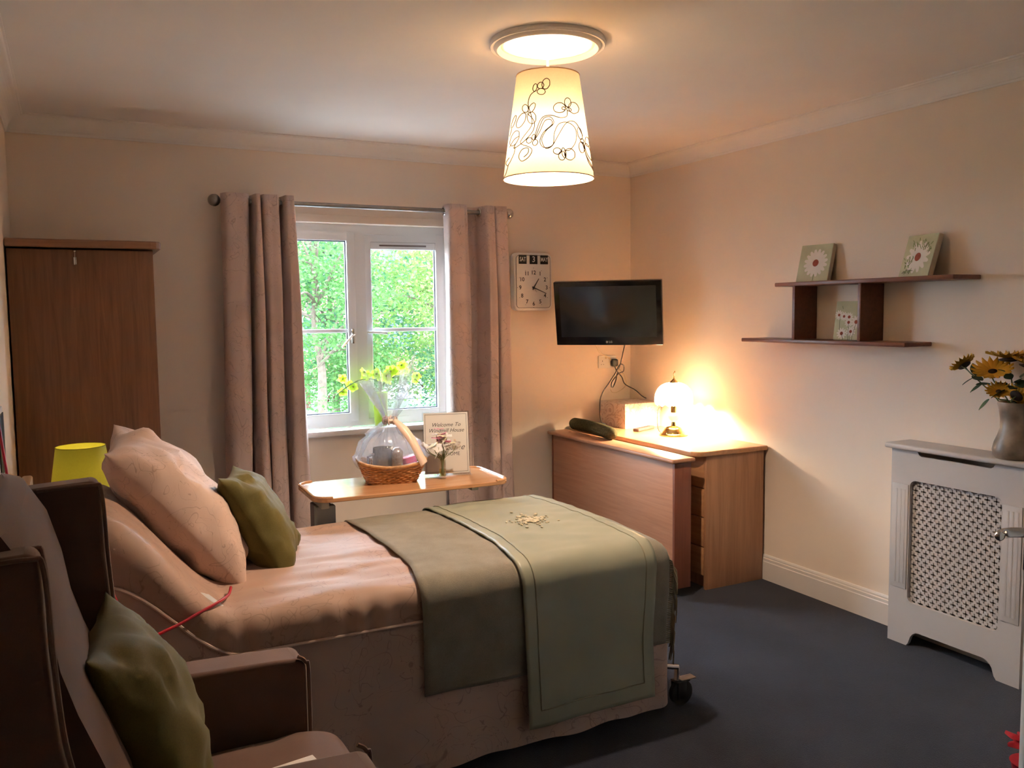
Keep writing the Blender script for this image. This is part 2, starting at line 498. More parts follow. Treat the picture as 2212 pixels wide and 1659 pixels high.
def sthing(name, loc):
    o = bpy.data.objects.new(name, None); COL.objects.link(o); o.location = loc; ORG[o.name] = Vector(loc)
    o.empty_display_size = 0.05
    o['kind'] = 'structure'
    return o
def share(src, name, parent, M):
    """a copy of a part (shared mesh) placed with a world matrix under an unrotated parent"""
    o = bpy.data.objects.new(name, src.data if hasattr(src, 'data') else src)
    COL.objects.link(o)
    o.parent = parent
    T = M.copy(); T.translation = M.translation - ORG[parent.name]
    o.matrix_basis = T
    ORG[o.name] = M.translation.copy()
    return o
def data_mesh(mb, mat):
    me = bpy.data.meshes.new('piece')
    me.from_pydata(mb.v, [], mb.f)
    me.polygons.foreach_set('use_smooth', mb.smooth)
    me.materials.append(MATS[mat]); me.update()
    return me
def spline(pts, n=8):
    pts = [Vector(p) for p in pts]
    out = []
    for i in range(len(pts)-1):
        p0 = pts[max(i-1, 0)]; p1 = pts[i]; p2 = pts[i+1]; p3 = pts[min(i+2, len(pts)-1)]
        for k in range(n):
            t = k/n
            out.append(0.5*((2*p1) + (-p0+p2)*t + (2*p0-5*p1+4*p2-p3)*t*t + (-p0+3*p1-3*p2+p3)*t**3))
    out.append(pts[-1])
    return out
def smooth01(t):
    t = max(0, min(1, t)); return t*t*(3-2*t)
def text_mb(body, size, M, shear=0.0, depth=0.0006, align='CENTER', bold=0.0):
    """lettering as a mesh; M maps text plane (x right, y up, z out) to the world"""
    cu = bpy.data.curves.new('lettering', 'FONT')
    cu.body = body; cu.size = size; cu.align_x = align; cu.align_y = 'CENTER'; cu.shear = shear; cu.extrude = depth; cu.offset = bold
    cu.resolution_u = 3
    o = bpy.data.objects.new('lettering', cu); COL.objects.link(o)
    dg = bpy.context.evaluated_depsgraph_get()
    me = o.evaluated_get(dg).to_mesh()
    mb = MB()
    mb.add([M @ v.co for v in me.vertices], [tuple(p.vertices) for p in me.polygons], False)
    o.evaluated_get(dg).to_mesh_clear()
    bpy.data.objects.remove(o); bpy.data.curves.remove(cu)
    return mb
def frame(o, x, y, z):
    """matrix from axes"""
    m = Matrix((Vector(x), Vector(y), Vector(z))).transposed().to_4x4()
    m.translation = Vector(o)
    return m

# ------------------------------------------------------------------ room shell
XL, YE, ZC = -3.76, -5.9, 2.56
WX0, WX1, WZ0, WZ1 = -2.50, -1.355, 0.845, 2.09
struct(MB().box(XL-0.1, 0.1, YE-0.1, 0.2, -0.08, 0).build('floor', 'carpet'))
struct(MB().box(XL-0.1, 0.1, YE-0.1, 0.2, ZC, ZC+0.1).build('ceiling', 'ceiling_paint'))
wb = MB()
wb.box(XL-0.1, WX0, 0, 0.2, 0, ZC).box(WX1, 0.1, 0, 0.2, 0, ZC).box(WX0, WX1, 0, 0.2, 0, WZ0).box(WX0, WX1, 0, 0.2, WZ1, ZC)
struct(wb.build('wall_back', 'wall_paint'))
struct(MB().box(0, 0.1, YE-0.1, 0, 0, ZC).build('wall_right', 'wall_paint'))
struct(MB().box(XL-0.1, XL, YE-0.1, 0, 0, ZC).build('wall_left', 'wall_paint'))
struct(MB().box(-2.0, 0, -4.45, -4.35, 0, ZC).build('wall_front', 'wall_paint'))
struct(MB().box(-2.0, -1.9, YE, -4.45, 0, ZC).build('wall_lobby', 'wall_paint'))
struct(MB().box(XL, -1.9, YE-0.1, YE, 0, ZC).build('wall_rear', 'wall_paint'))
# coving
def cove_profile():
    p = [(0, 0), (0, -0.085), (0.008, -0.085), (0.010, -0.076), (0.014, -0.074)]
    for i in range(9):
        a = PI/2*i/8
        p.append((0.014 + 0.060*(1-math.cos(a)), -0.074 + 0.060*math.sin(a)))
    p += [(0.078, -0.012), (0.080, -0.008), (0.088, -0.007), (0.088, 0)]
    return p
cp = cove_profile()
struct(MB().prism([(-d, ZC+z) for d, z in cp], 'x', XL, 0).build('trim_1', 'ceiling_paint'), 'white moulded coving along the window wall')
struct(MB().prism([(-d, ZC+z) for d, z in cp], 'y', -4.35, 0).build('trim_2', 'ceiling_paint'), 'white moulded coving along the right wall')
struct(MB().prism([(XL+d, ZC+z) for d, z in cp], 'y', YE, 0).build('trim_3', 'ceiling_paint'), 'white moulded coving along the left wall')
# baseboards
sk = [(0, 0), (0.018, 0), (0.018, 0.105), (0.015, 0.109), (0.015, 0.124), (0.011, 0.127), (0.010, 0.136), (0.006, 0.143), (0, 0.145)]
struct(MB().prism([(-d, z) for d, z in sk], 'y', -4.35, 0).build('baseboard_right', 'white_gloss'))
struct(MB().prism([(-d, z) for d, z in sk], 'x', XL, -0.018).build('baseboard_back', 'white_gloss'))
struct(MB().prism([(XL+d, z) for d, z in sk], 'y', YE, -0.018).build('baseboard_left', 'white_gloss'))

# ------------------------------------------------------------------ window
win = sthing('window_1', (-1.93, 0.1, WZ0))
win['label'] = 'white double casement window, right casement ajar'
FY0, FY1 = 0.075, 0.135
fz0, fz1 = WZ0+0.025, WZ1
fr = MB()
fr.box(WX0, WX0+0.04, FY0, FY1, fz0, fz1, 0.004).box(WX1-0.035, WX1, FY0, FY1, fz0, fz1, 0.004)
fr.box(WX0+0.04, WX1-0.035, FY0+0.0005, FY1-0.0005, fz1-0.055, fz1).box(WX0+0.04, WX1-0.035, FY0+0.0005, FY1-0.0005, fz0, fz0+0.04)
fr.box(-1.975, -1.898, FY0+0.001, FY1-0.001, fz0+0.038, fz1-0.053)
fr.build('frame', 'upvc', win)
MB().box(WX0-0.02, WX1+0.02, -0.055, 0.075, WZ0-0.012, WZ0+0.022, 0.008).build('sill', 'white_gloss', win)
MB().box(WX0-0.01, WX1+0.01, -0.004, 0.004, WZ1, WZ1+0.045, 0.002).build('head_batten', 'wall_paint', win)
def sash(x0, x1, hinge_right, ang):
    z0, z1 = fz0+0.03, fz1-0.045
    M = Matrix.Translation((x1, 0.115, 0)) @ Matrix.Rotation(ang, 4, 'Z') @ Matrix.Translation((-x1, -0.115, 0)) if hinge_right else Matrix()
    b = 0.052
    m = MB()
    y0, y1 = 0.062, 0.115
    m.box(x0, x0+b, y0, y1, z0, z1, 0.005, 2, M).box(x1-b, x1, y0, y1, z0, z1, 0.005, 2, M)
    m.box(x0+b-0.004, x1-b+0.004, y0+0.0006, y1-0.0006, z1-b, z1-0.0004, 0, 2, M).box(x0+b-0.004, x1-b+0.004, y0+0.0006, y1-0.0006, z0+0.0004, z0+b, 0, 2, M)
    sa = m.build('casement', 'upvc', win)
    g = MB()
    gy0, gy1 = 0.084, 0.098
    q = 0.006
    xa, xb, za, zb = x0+b, x1-b, z0+b, z1-b
    g.box(xa, xa+q, gy0, gy1, za, zb, 0, 2, M).box(xb-q, xb, gy0, gy1, za, zb, 0, 2, M).box(xa, xb, gy0, gy1, zb-q, zb, 0, 2, M).box(xa, xb, gy0, gy1, za, za+q, 0, 2, M)
    g.build('gasket', 'gasket', sa)
    MB().box(xa, xb, 0.089, 0.093, za, zb, 0, 2, M).build('pane', 'window_glass', sa)
    MB().box(xa, xb, 0.078, 0.104, 1.442, 1.464, 0.004, 2, M).build('glazing_bar', 'upvc', sa)
    return sa, M, (xa, xb, za, zb)
saL, ML, bL = sash(WX0+0.035, -1.965, False, 0)
saR, MR, bR = sash(-1.905, WX1-0.03, True, R(-3.5))
v = MB(); v.box(bR[0], bR[1], 0.070, 0.089, bR[3]-0.045, bR[3], 0.004, 2, MR)
vent = v.build('trickle_vent', 'upvc', saR)
MB().box(bR[0]+0.055, bR[1]-0.06, 0.067, 0.071, bR[3]-0.026, bR[3]-0.016, 0.001, 2, MR).build('slot', 'dark_metal', vent)
hz = MB().box(-2.002, -1.984, 0.047, 0.062, 1.375, 1.465, 0.005)
h1 = hz.build('handle_plate', 'steel', saL)
MB().tube([(-1.993, 0.05, 1.43), (-1.993, 0.03, 1.43), (-2.005, 0.025, 1.425), (-2.07, 0.02, 1.355)], 0.008, 8).build('handle', 'steel', saL)
MB().tube([MR @ Vector(p) for p in [(-1.878, 0.06, 1.44), (-1.878, 0.035, 1.44), (-1.86, 0.03, 1.441), (-1.77, 0.028, 1.434)]], 0.008, 8).build('handle', 'upvc', saR)

# ------------------------------------------------------------------ ceiling rose and pendant lamp
PX, PY = -1.87, -2.14
prof = [(0.0, 0), (0.217, 0), (0.219, -0.012), (0.214, -0.020), (0.204, -0.018), (0.199, -0.026), (0.190, -0.030), (0.182, -0.022), (0.176, -0.014),
        (0.120, -0.014), (0.105, -0.018), (0.099, -0.016), (0.095, -0.012), (0.06, -0.012), (0.0, -0.013)]
rose = MB().lathe([(r, ZC+z) for r, z in prof], (PX, PY, 0), 64).build('ceiling_rose', 'ceiling_paint')
tag(rose, 'round white plaster ceiling rose with stepped rings', 'ceiling rose')
pend = thing('pendant_lamp', 'cream tapered pendant lampshade with stitched flower lines hanging from the ceiling', 'lamp', (PX, PY, 2.05))
MB().lathe([(0, 2.505), (0.034, 2.505), (0.040, 2.512), (0.042, 2.548), (0, 2.548)], (PX, PY, 0), 32).build('ceiling_cap', 'white_plastic', pend)
MB().tube([(PX, PY, 2.51), (PX, PY, 2.30)], 0.0055, 10).build('cord', 'white_plastic', pend)
MB().lathe([(0, 2.315), (0.016, 2.31), (0.018, 2.25), (0.022, 2.245), (0.022, 2.222), (0, 2.222)], (PX, PY, 0), 20).build('lamp_holder', 'white_plastic', pend)
SZ0, SZ1, SR0, SR1 = 2.055, 2.437, 0.172, 0.118
shade = MB().lathe([(SR0+(SR1-SR0)*k/12, SZ0+(SZ1-SZ0)*k/12) for k in range(13)], (PX, PY, 0), 72).build('lampshade', 'pendant_shade', pend, 'cream fabric shade with brown stitched flowers')
for z, r in ((SZ0, SR0), (SZ1, SR1)):
    MB().tube([(PX+r*math.cos(2*PI*k/72), PY+r*math.sin(2*PI*k/72), z) for k in range(73)], 0.0022, 6, False).build('rim_binding', 'shade_trim', shade)
MB().sphere((PX, PY, 2.185), 0.030, 10, 6, (1, 1, 1.25)).build('bulb', 'bulb_pendant', pend)
sp = MB()
for k in range(3):
    a = 2*PI*k/3+0.4
    sp.tube([(PX+0.02*math.cos(a), PY+0.02*math.sin(a), 2.30), (PX+SR1*0.985*math.cos(a), PY+SR1*0.985*math.sin(a), 2.425)], 0.0018, 6)
sp.build('spider', 'white_plastic', pend)
# stitched lines: drawn on the unrolled cone, u = -1..1 across one half, w = 0 (bottom)..1 (top)
CAMA = math.atan2(-5.03786-PY, -3.51707-PX)
def shade_line(pts, off):
    out = []
    for x, y in pts:
        w = (1490-y)/(1490-650)
        xc = 655 + (662-655)*(1-w)
        hw = 395 + (280-395)*w
        u = max(-0.985, min(0.985, (x-xc)/hw))
        w = w - 0.075*(1-math.sqrt(1-u*u)) + 0.02
        a = CAMA + math.asin(u) + off
        r = SR0+(SR1-SR0)*w + 0.0012
        out.append((PX+r*math.cos(a), PY+r*math.sin(a), SZ0+(SZ1-SZ0)*w))
    return out
def loop(cx, cy, rx, ry, rot=0, n=7, a0=0, a1=2*PI):
    return [(cx+rx*math.cos(a)*math.cos(rot)-ry*math.sin(a)*math.sin(rot), cy+rx*math.cos(a)*math.sin(rot)+ry*math.sin(a)*math.cos(rot)) for a in [a0+(a1-a0)*i/n for i in range(n+1)]]
LINES = [
    loop(640, 800, 34, 44, 0.3), loop(546, 820, 18, 30, 0.2), loop(600, 860, 36, 24, 0.2), loop(595, 810, 28, 26),
    [(560, 845), (510, 870), (488, 930), (500, 990), (520, 1060), (515, 1130), (440, 1210), (430, 1250), (520, 1310), (500, 1370), (440, 1395), (412, 1350), (440, 1300), (490, 1300), (490, 1340), (455, 1365)],
    loop(430, 1055, 36, 58, 0.5), loop(520, 980, 24, 42, 0.6), loop(465, 970, 24, 36, -0.4), loop(520, 1060, 36, 50, -0.3),
    [(480, 1015), (540, 1090), (530, 1170), (450, 1240), (370, 1265), (385, 1230)],
    loop(375, 1180, 40, 58, 0.3), [(330, 1230), (370, 1190), (415, 1180)], [(380, 1255), (370, 1310), (320, 1380), (300, 1340), (330, 1320)], [(325, 1370), (300, 1440), (275, 1460)],
    loop(365, 1030, 16, 45, 0.4), [(350, 1080), (330, 1130)],
    loop(825, 935, 28, 38, 0.1), loop(755, 990, 54, 40, -0.3), loop(875, 965, 42, 50, 0.6), loop(790, 990, 16, 12), loop(835, 990, 20, 14),
    [(820, 1000), (815, 1050), (760, 1070), (680, 1055), (610, 1070), (570, 1140), (545, 1240), (590, 1180), (630, 1100), (680, 1090), (690, 1130), (620, 1190), (590, 1260), (620, 1310), (690, 1300), (740, 1220), (800, 1120), (850, 1080), (900, 1090), (950, 1170)],
    [(545, 1245), (580, 1160), (620, 1080), (680, 1070), (705, 1120), (640, 1180), (605, 1250), (640, 1320), (700, 1290), (710, 1200), (750, 1120), (830, 1100), (890, 1140), (890, 1240), (840, 1320), (790, 1330)],
    loop(500, 1240, 24, 22), loop(540, 1220, 18, 22), loop(550, 1265, 22, 24, 0.4),
    loop(735, 1340, 34, 26), loop(840, 1355, 44, 48, 0.4), loop(775, 1375, 30, 36, 0.2), loop(790, 1350, 18, 40, -0.2),
    loop(925, 1160, 20, 48, -0.2), loop(990, 1190, 20, 44, 0.1), loop(940, 1270, 24, 46), loop(945, 1215, 16, 20), loop(1000, 1270, 28, 60, -0.4),
    [(950, 1220), (970, 1300), (1000, 1370), (1040, 1400)], [(945, 1230), (985, 1330), (1040, 1385)],
]
for off in (0, PI):
    ln = MB()
    for L in LINES:
        p3 = spline([Vector((*q, 0)) for q in L], 4)
        ln.tube(shade_line([(q.x, q.y) for q in p3], off), 0.0016, 5)
    ln.build('stitched_lines', 'shade_line', shade, 'brown looping flower lines')

# ------------------------------------------------------------------ curtain pole and curtains
PZ, PYY = 2.176, -0.10
pole = thing('curtain_pole', 'pewter curtain pole with ball finials above the window', 'curtain pole', (-1.9, PYY, PZ))
MB().tube([(-2.77, PYY, PZ), (-1.02, PYY, PZ)], 0.0135, 14).build('rod', 'pewter', pole)
for sx, x in ((-1, -2.79), (1, -1.005)):
    MB().sphere((x, PYY, PZ), 0.033, 20, 12).lathe([(0.016, -0.03), (0.02, -0.026), (0.016, -0.02)], (x-sx*0.03, PYY, PZ), 16, Matrix.Rotation(PI/2, 4, 'Y')).build('finial', 'pewter' if sx < 0 else 'steel', pole)
for x in (-2.70, -1.10):
    MB().tube([(x, PYY, PZ), (x, -0.004, PZ)], 0.008, 10).lathe([(0, 0), (0.028, 0), (0.028, 0.008), (0, 0.01)], (x, 0, PZ), 20, Matrix.Rotation(PI/2, 4, 'X')).build('bracket', 'pewter', pole)
def px_left(p): return -2.759 + (p-475)*0.0025
def curtain(name, label, top, bot, z1, z0, eyelets):
    t = thing(name, label, 'curtain', (sum(p[0] for p in bot)/len(bot), PYY, z0), 'curtains at the window')
    T = spline([(x, y, 0) for x, y in top], 9); B = spline([(x, y, 0) for x, y in bot], 9)
    n = len(T)-1
    def fn(u, w):
        i = min(n, int(round(u*n)))
        s = w**0.85
        p = T[i].lerp(B[i], s)
        z = z1 + (z0-z1)*w
        wob = 0.006*math.sin(7*w+i*0.35)*min(1, w*4)
        dy = 0.010*noise.noise((p.x*6, w*3.0, 1.3))*min(1, w*3)
        return (p.x+wob, p.y+dy, z)
    MB().grid(fn, n, 36).build('drape', 'curtain_fabric', t, None, None, 0.004)
    for x in eyelets:
        MB().lathe([(0.018, -0.006), (0.027, -0.005), (0.029, 0), (0.027, 0.005), (0.018, 0.006)], (x, PYY, PZ), 20, Matrix.Rotation(PI/2, 4, 'Y')).build('eyelet', 'steel', t)
    return t
F, Bk = -0.165, -0.045
topL = [(-2.757, -0.11), (-2.735, F), (-2.68, F-0.006), (-2.63, F), (-2.607, -0.10), (-2.602, Bk), (-2.592, -0.10), (-2.582, F-0.01), (-2.562, F-0.01), (-2.556, -0.10), (-2.553, Bk), (-2.546, -0.10), (-2.538, F), (-2.50, F-0.004), (-2.462, F), (-2.452, -0.10), (-2.440, Bk), (-2.428, -0.10), (-2.420, F), (-2.40, F-0.004), (-2.377, F), (-2.372, -0.12)]
botL = [(-2.782, -0.10), (-2.765, F), (-2.72, F-0.012), (-2.672, F), (-2.652, -0.10), (-2.635, Bk), (-2.618, -0.10), (-2.605, F-0.01), (-2.555, F-0.01), (-2.541, -0.10), (-2.54, Bk), (-2.534, -0.10), (-2.522, F), (-2.49, F-0.008), (-2.46, F), (-2.447, -0.10), (-2.434, Bk), (-2.420, -0.10), (-2.405, F), (-2.36, F-0.008), (-2.322, F), (-2.312, -0.11)]
curtain('curtain', 'dusky pink eyelet curtain left of the window, printed with twig lines', topL, botL, 2.212, 0.035, (-2.612, -2.555, -2.447))
topR = [(-1.447, -0.09), (-1.443, F), (-1.40, F-0.006), (-1.345, F), (-1.325, F), (-1.318, -0.10), (-1.312, Bk), (-1.26, Bk+0.005), (-1.222, Bk), (-1.205, -0.10), (-1.195, F), (-1.165, F-0.006), (-1.138, F), (-1.132, -0.13), (-1.125, F), (-1.09, F-0.004), (-1.052, F), (-1.046, -0.10)]
botR = [(-1.435, -0.09), (-1.425, F), (-1.37, F-0.008), (-1.31, F), (-1.292, F), (-1.282, -0.10), (-1.27, Bk), (-1.22, Bk+0.005), (-1.19, Bk), (-1.172, -0.10), (-1.16, F), (-1.14, F-0.008), (-1.105, F), (-1.094, -0.12), (-1.08, F), (-1.04, F-0.008), (-1.015, F), (-1.005, -0.10)]
curtain('curtain', 'dusky pink eyelet curtain right of the window, beside the wall clock', topR, botR, 2.212, 0.035, (-1.448, -1.318, -1.212))

# ------------------------------------------------------------------ wardrobe
wd = thing('wardrobe', 'dark brown wooden wardrobe in the corner left of the curtains', 'wardrobe', (-3.44, -0.31, 0))
MB().box(-3.752, -3.148, -0.575, -0.03, 0.07, 1.865, 0.003).build('body', 'wood_wardrobe', wd)
MB().box(-3.745, -3.16, -0.555, -0.04, 0, 0.07).build('plinth', 'wood_wardrobe', wd)
cap = MB()
pp = [(-3.757, -0.03), (-3.757, -0.625), (-3.16, -0.625), (-3.135, -0.617), (-3.118, -0.60), (-3.112, -0.575), (-3.112, -0.03)]
cap.prism(pp, 'z', 1.868, 1.904)
cap.build('top_panel', 'wood_wardrobe_top', wd, None, 0.006)
MB().box(-3.752, -3.150, -0.595, -0.576, 0.08, 1.86, 0.002).build('door', 'wood_wardrobe', wd)
kc = thing('door_hook', 'small metal hook and chain on the wardrobe door top', 'hook', (-3.48, -0.605, 1.79))
MB().sphere((-3.48, -0.601, 1.853), 0.007, 10, 6).build('stud', 'steel', kc)
MB().tube([(-3.48, -0.601, 1.853), (-3.481, -0.604, 1.825)], 0.0012, 5).build('chain', 'steel', kc)
MB().box(-3.487, -3.474, -0.606, -0.600, 1.79, 1.826, 0.003).build('tab', 'steel', kc)

# ------------------------------------------------------------------ bed
XF, XH, YN, YF, ZT = -1.505, -3.60, -2.445, -1.425, 0.665
YC, HW = (YN+YF)/2, (YF-YN)/2
RC = 0.075
def raise_(x, y=-2.1): return 0.325*smooth01((-3.10-x)/0.38)*(1-0.50*smooth01((y+1.95)/0.5))
def wrap(u, v, off=0.0):
    """cloth lying over the bed: u = along x, v = across (negative = towards the camera); beyond the edges it hangs"""
    xf, hw, zt, rc = XF+off, HW+off, ZT+off, RC+off
    ex = max(0.0, u-(XF-RC)); ey = max(0.0, abs(v)-(HW-RC)); sg = -1 if v < 0 else 1
    bx = min(u, XF-RC); by = max(-(HW-RC), min(HW-RC, v))
    e = max(ex, ey)
    crown = 0.014*(1-(by/(HW-RC))**2)
    if e <= 0:
        px, py, drop = bx, by, 0
    else:
        d = math.hypot(ex, ey); dx, dy = ex/d, ey/d*sg
        a = e/RC
        if a < PI/2: pos, drop = rc*math.sin(a), rc*(1-math.cos(a))
        else: pos, drop = rc, rc+(e-RC*PI/2)
        px, py = bx+dx*pos, by+dy*pos
    z = zt+crown-drop
    rz = raise_(px, YC+py)
    z += rz*max(0, min(1, (z-0.05)/(ZT-0.05)))
    return Vector((px, YC+py, z))
bed = thing('care_bed', 'profiling care bed with raised head end under a pink bedspread', 'bed', (-2.55, YC, 0))
mt = MB()
mt.box(-3.08, XF-0.03, YN+0.035, YF-0.035, 0.50, ZT-0.02, 0.03, 3)
mt.build('mattress', 'mattress_cloth', bed)
Mh = Matrix.Translation((-3.08, 0, 0.50)) @ Matrix.Rotation(R(38), 4, 'Y') @ Matrix.Translation((3.08, 0, -0.50))
MB().box(-3.60, -3.10, YN+0.05, YF-0.05, 0.47, 0.60, 0.03, 3, Mh).build('backrest', 'mattress_cloth', bed)
MB().box(XH, XF-0.06, YN+0.07, YF-0.07, 0.34, 0.49, 0.01).build('frame', 'grey_metal', bed)
MB().box(-3.70, -3.665, YN+0.02, YF+0.005, 0.25, 0.972, 0.008).build('headboard', 'wood_head', bed)
MB().box(-3.67, -3.59, YN+0.15, YN+0.19, 0.36, 0.40).build('head_bracket', 'grey_metal', bed)
MB().box(-3.67, -3.59, YF-0.19, YF-0.15, 0.36, 0.40).build('head_bracket', 'grey_metal', bed)
for cx_, cy_ in ((-1.435, -2.40), (-1.47, YF-0.09), (-3.5, YN+0.09), (-3.5, YF-0.09)):
    cs = MB().lathe([(0, -0.013), (0.042, -0.015), (0.05, -0.010), (0.05, 0.010), (0.042, 0.015), (0, 0.013)], (cx_, cy_, 0.05), 24, Matrix.Rotation(PI/2, 4, 'X')).build('castor', 'black_rubber', bed)
    MB().box(cx_-0.035, cx_+0.03, cy_-0.022, cy_+0.022, 0.095, 0.103, 0.003).box(cx_-0.03, cx_+0.01, cy_-0.025, cy_-0.019, 0.03, 0.10, 0.002).box(cx_-0.03, cx_+0.01, cy_+0.019, cy_+0.025, 0.03, 0.10, 0.002).build('castor_fork', 'black_plastic', cs)
    MB().box(cx_-0.01, cx_+0.062, cy_-0.02, cy_+0.02, 0.098, 0.106, 0.003).build('brake_pedal', 'pewter', cs)
    MB().tube([(cx_-0.02, cy_, 0.10), (cx_-0.02, cy_, 0.155), (cx_-0.10, cy_, 0.175), (cx_-0.16, cy_, 0.36)], 0.012, 10).build('leg', 'steel', bed)
# bedspread: fitted top, piping and gathered skirt
bs = thing('bedspread', 'pink twig-print bedspread with piped edge and long skirt', 'bedspread', (-2.55, YC, 0.03))
PD = RC*PI/2 + 0.045
def cover(u, w):
    x = XH + (XF-RC+PD-XH)*u
    vv = -(HW-RC+PD) + 2*(HW-RC+PD)*w
    p = wrap(x, vv, 0.0)
    k = noise.noise((p.x*3.2, p.y*15, 0.7))*0.010 + noise.noise((p.x*11, p.y*24, 3.7))*0.004
    fade = smooth01((abs(vv)-(HW-RC))/PD)
    p.z += k*(1-fade)*(1.0 if x < -2.3 else 0.5)
    g = 0.011*fade*math.sin(p.x*74+2.5*noise.noise((p.x*5, 0, 0)))*noise.noise((p.x*3, 4, 0.5))*1.4
    if abs(vv) > HW-RC: p.y += g*(-1 if vv < 0 else 1)
    return p
MB().grid(cover, 150, 96).build('top_cover', 'bed_fabric', bs)
# path of the piping: head-near -> foot-near -> foot-far -> head-far
def edge_pts(e, off, n_side=70, n_c=10, n_foot=36):
    pts = []
    x_end = XF-RC
    for i in range(n_side): pts.append(wrap(XH+(x_end-XH)*i/n_side, -(HW-RC+e), off))
    for i in range(n_c):
        a = PI/2*i/n_c
        m = max(math.sin(a), math.cos(a))
        pts.append(wrap(x_end+e*math.sin(a)/m, -(HW-RC+e*math.cos(a)/m), off))
    for i in range(n_foot): pts.append(wrap(x_end+e, -(HW-RC)+2*(HW-RC)*i/n_foot, off))
    for i in range(n_c):
        a = PI/2*(1-i/n_c)
        m = max(math.sin(a), math.cos(a))
        pts.append(wrap(x_end+e*math.sin(a)/m, (HW-RC+e*math.cos(a)/m), off))
    for i in range(n_side+1): pts.append(wrap(x_end+(XH-x_end)*i/n_side, (HW-RC+e), off))
    return pts
MB().tube(edge_pts(PD, 0.004), 0.0055, 8).build('piping', 'piping_fabric', bs)
top_e = edge_pts(PD, 0.0, 140, 12, 70)
NE = len(top_e)-1
def skirt(u, w):
    i = int(round(u*NE)); p = top_e[i].copy()
    a = top_e[max(i-1, 0)]; b = top_e[min(i+1, NE)]
    t = (b-a); nrm = Vector((t.y, -t.x, 0))
    if nrm.length > 0: nrm.normalize()
    k = (0.010*math.sin(u*150+3*noise.noise((u*22, 1, 0)))*(0.4+0.6*noise.noise((u*14, 7, 0))) + 0.012*noise.noise((u*26, w*1.5, 9)))*min(1, w*1.6) + 0.012*w
    z = p.z + (0.035-p.z)*w
    if w > 0.99: z += 0.006*noise.noise((u*40, 3, 3))
    q = p + nrm*k
    return (q.x, q.y, z)
MB().grid(skirt, NE, 16).build('skirt', 'skirt_fabric', bs)
# throw with fringe
th = thing('throw', 'brown woven throw with a fringed end across the bed foot', 'throw', (-2.0, YC, 0.3))
UF = XF+0.03
def throwf(u, w):
    v0, v1 = -(HW-RC+RC*PI/2+0.295), HW-RC+RC*PI/2+0.20
    vv = v0+(v1-v0)*w
    xh = -2.505 - 0.03*smooth01((-vv-0.3)/0.2)
    x = xh + (UF-xh)*u
    p = wrap(x, vv, 0.011)
    hang = smooth01((abs(vv)-HW)/0.15)
    p.z += 0.004*noise.noise((p.x*7, p.y*7, 2))*(1-hang)
    sd = -1 if vv < 0 else 1
    p.y += sd*hang*(0.010 + 0.012*math.sin((x+2.5)*17+1.2)*noise.noise((x*3, 2, 0.3)) + 0.012*noise.noise((x*5, p.z*2, 2)))
    return p
MB().grid(throwf, 44, 110).build('cloth', 'throw_fabric', th, None, None, 0.005)
fg = MB()
NF = 210
for i in range(NF):
    w = (i+0.5)/NF
    p = Vector(throwf(1.0, w)); q = Vector(throwf(0.985, w))
    d = (p-q).normalized()
    L = rnd.uniform(0.075, 0.13)
    jit = Vector((0, rnd.uniform(-0.012, 0.012), rnd.uniform(-0.01, 0.01)))
    side = abs(p.y-YC) > HW-0.01
    a1 = p + d*0.018 + Vector((0.008, 0, -0.01))
    a2 = p + Vector((0.028 if not side else 0.030, 0, -L*0.55)) + jit
    a3 = p + Vector((0.026 if not side else 0.024, 0, -L)) + jit*1.6
    fg.tube([p-d*0.004, a1, a2, a3], 0.0032, 4, True, [0.0036, 0.0036, 0.0034, 0.0028])
fo = fg.build('fringe', 'fringe_fabric', th); fo['kind'] = 'stuff'
# satin runner
ru = thing('bed_runner', 'pale green satin bed runner with stitched border and embroidered flower', 'bed runner', (-1.86, YC, 0.05))
RV0, RV1 = -(HW-RC+RC*PI/2+0.475), HW-RC+RC*PI/2+0.30
def runner(u, w, off=0.022):
    vv = RV0+(RV1-RV0)*w
    x0 = -2.14 - 0.03*smooth01((-vv-0.2)/0.3); x1 = -1.590 - 0.045*smooth01((-vv-0.35)/0.5)
    x = x0+(x1-x0)*u
    p = wrap(x, vv, off)
    hang = smooth01((abs(vv)-HW)/0.2)
    sd = -1 if vv < 0 else 1
    p.z += 0.005*noise.noise((p.x*9, p.y*16, 5))*(1-hang)
    lo = smooth01((abs(vv)-HW-0.15)/0.4)
    p.y += sd*(hang*0.010*noise.noise((x*4, p.z*2.2, 6)) + lo*(0.026*max(0, noise.noise((x*5+1.1, p.z*4, 8))) + 0.02) + 0.012*hang)
    return p
MB().grid(runner, 40, 130).build('cloth', 'satin', ru, None, None, 0.006)
sm = MB()
for uu in (0.085, 0.915):
    sm.tube([Vector(runner(uu, w/90, 0.0265)) for w in range(3, 91)], 0.0020, 6)
sm.tube([Vector(runner(0.085+0.83*k/20, 0.032, 0.0265)) for k in range(21)], 0.0018, 6)
sm.build('border_seam', 'satin_seam', ru)
em = MB()
for k in range(170):
    a = rnd.uniform(0, 2*PI); rr = abs(rnd.gauss(0, 1))
    uu = 0.47+0.085*rr*math.cos(a); ww = 0.525+0.030*rr*math.sin(a)
    p = Vector(runner(uu, ww, 0.0285))
    em.sphere(p, rnd.uniform(0.004, 0.009), 6, 4, (1, 1.3, 0.5))
eo = em.build('embroidered_flower', 'embroidery', ru); eo['kind'] = 'stuff'

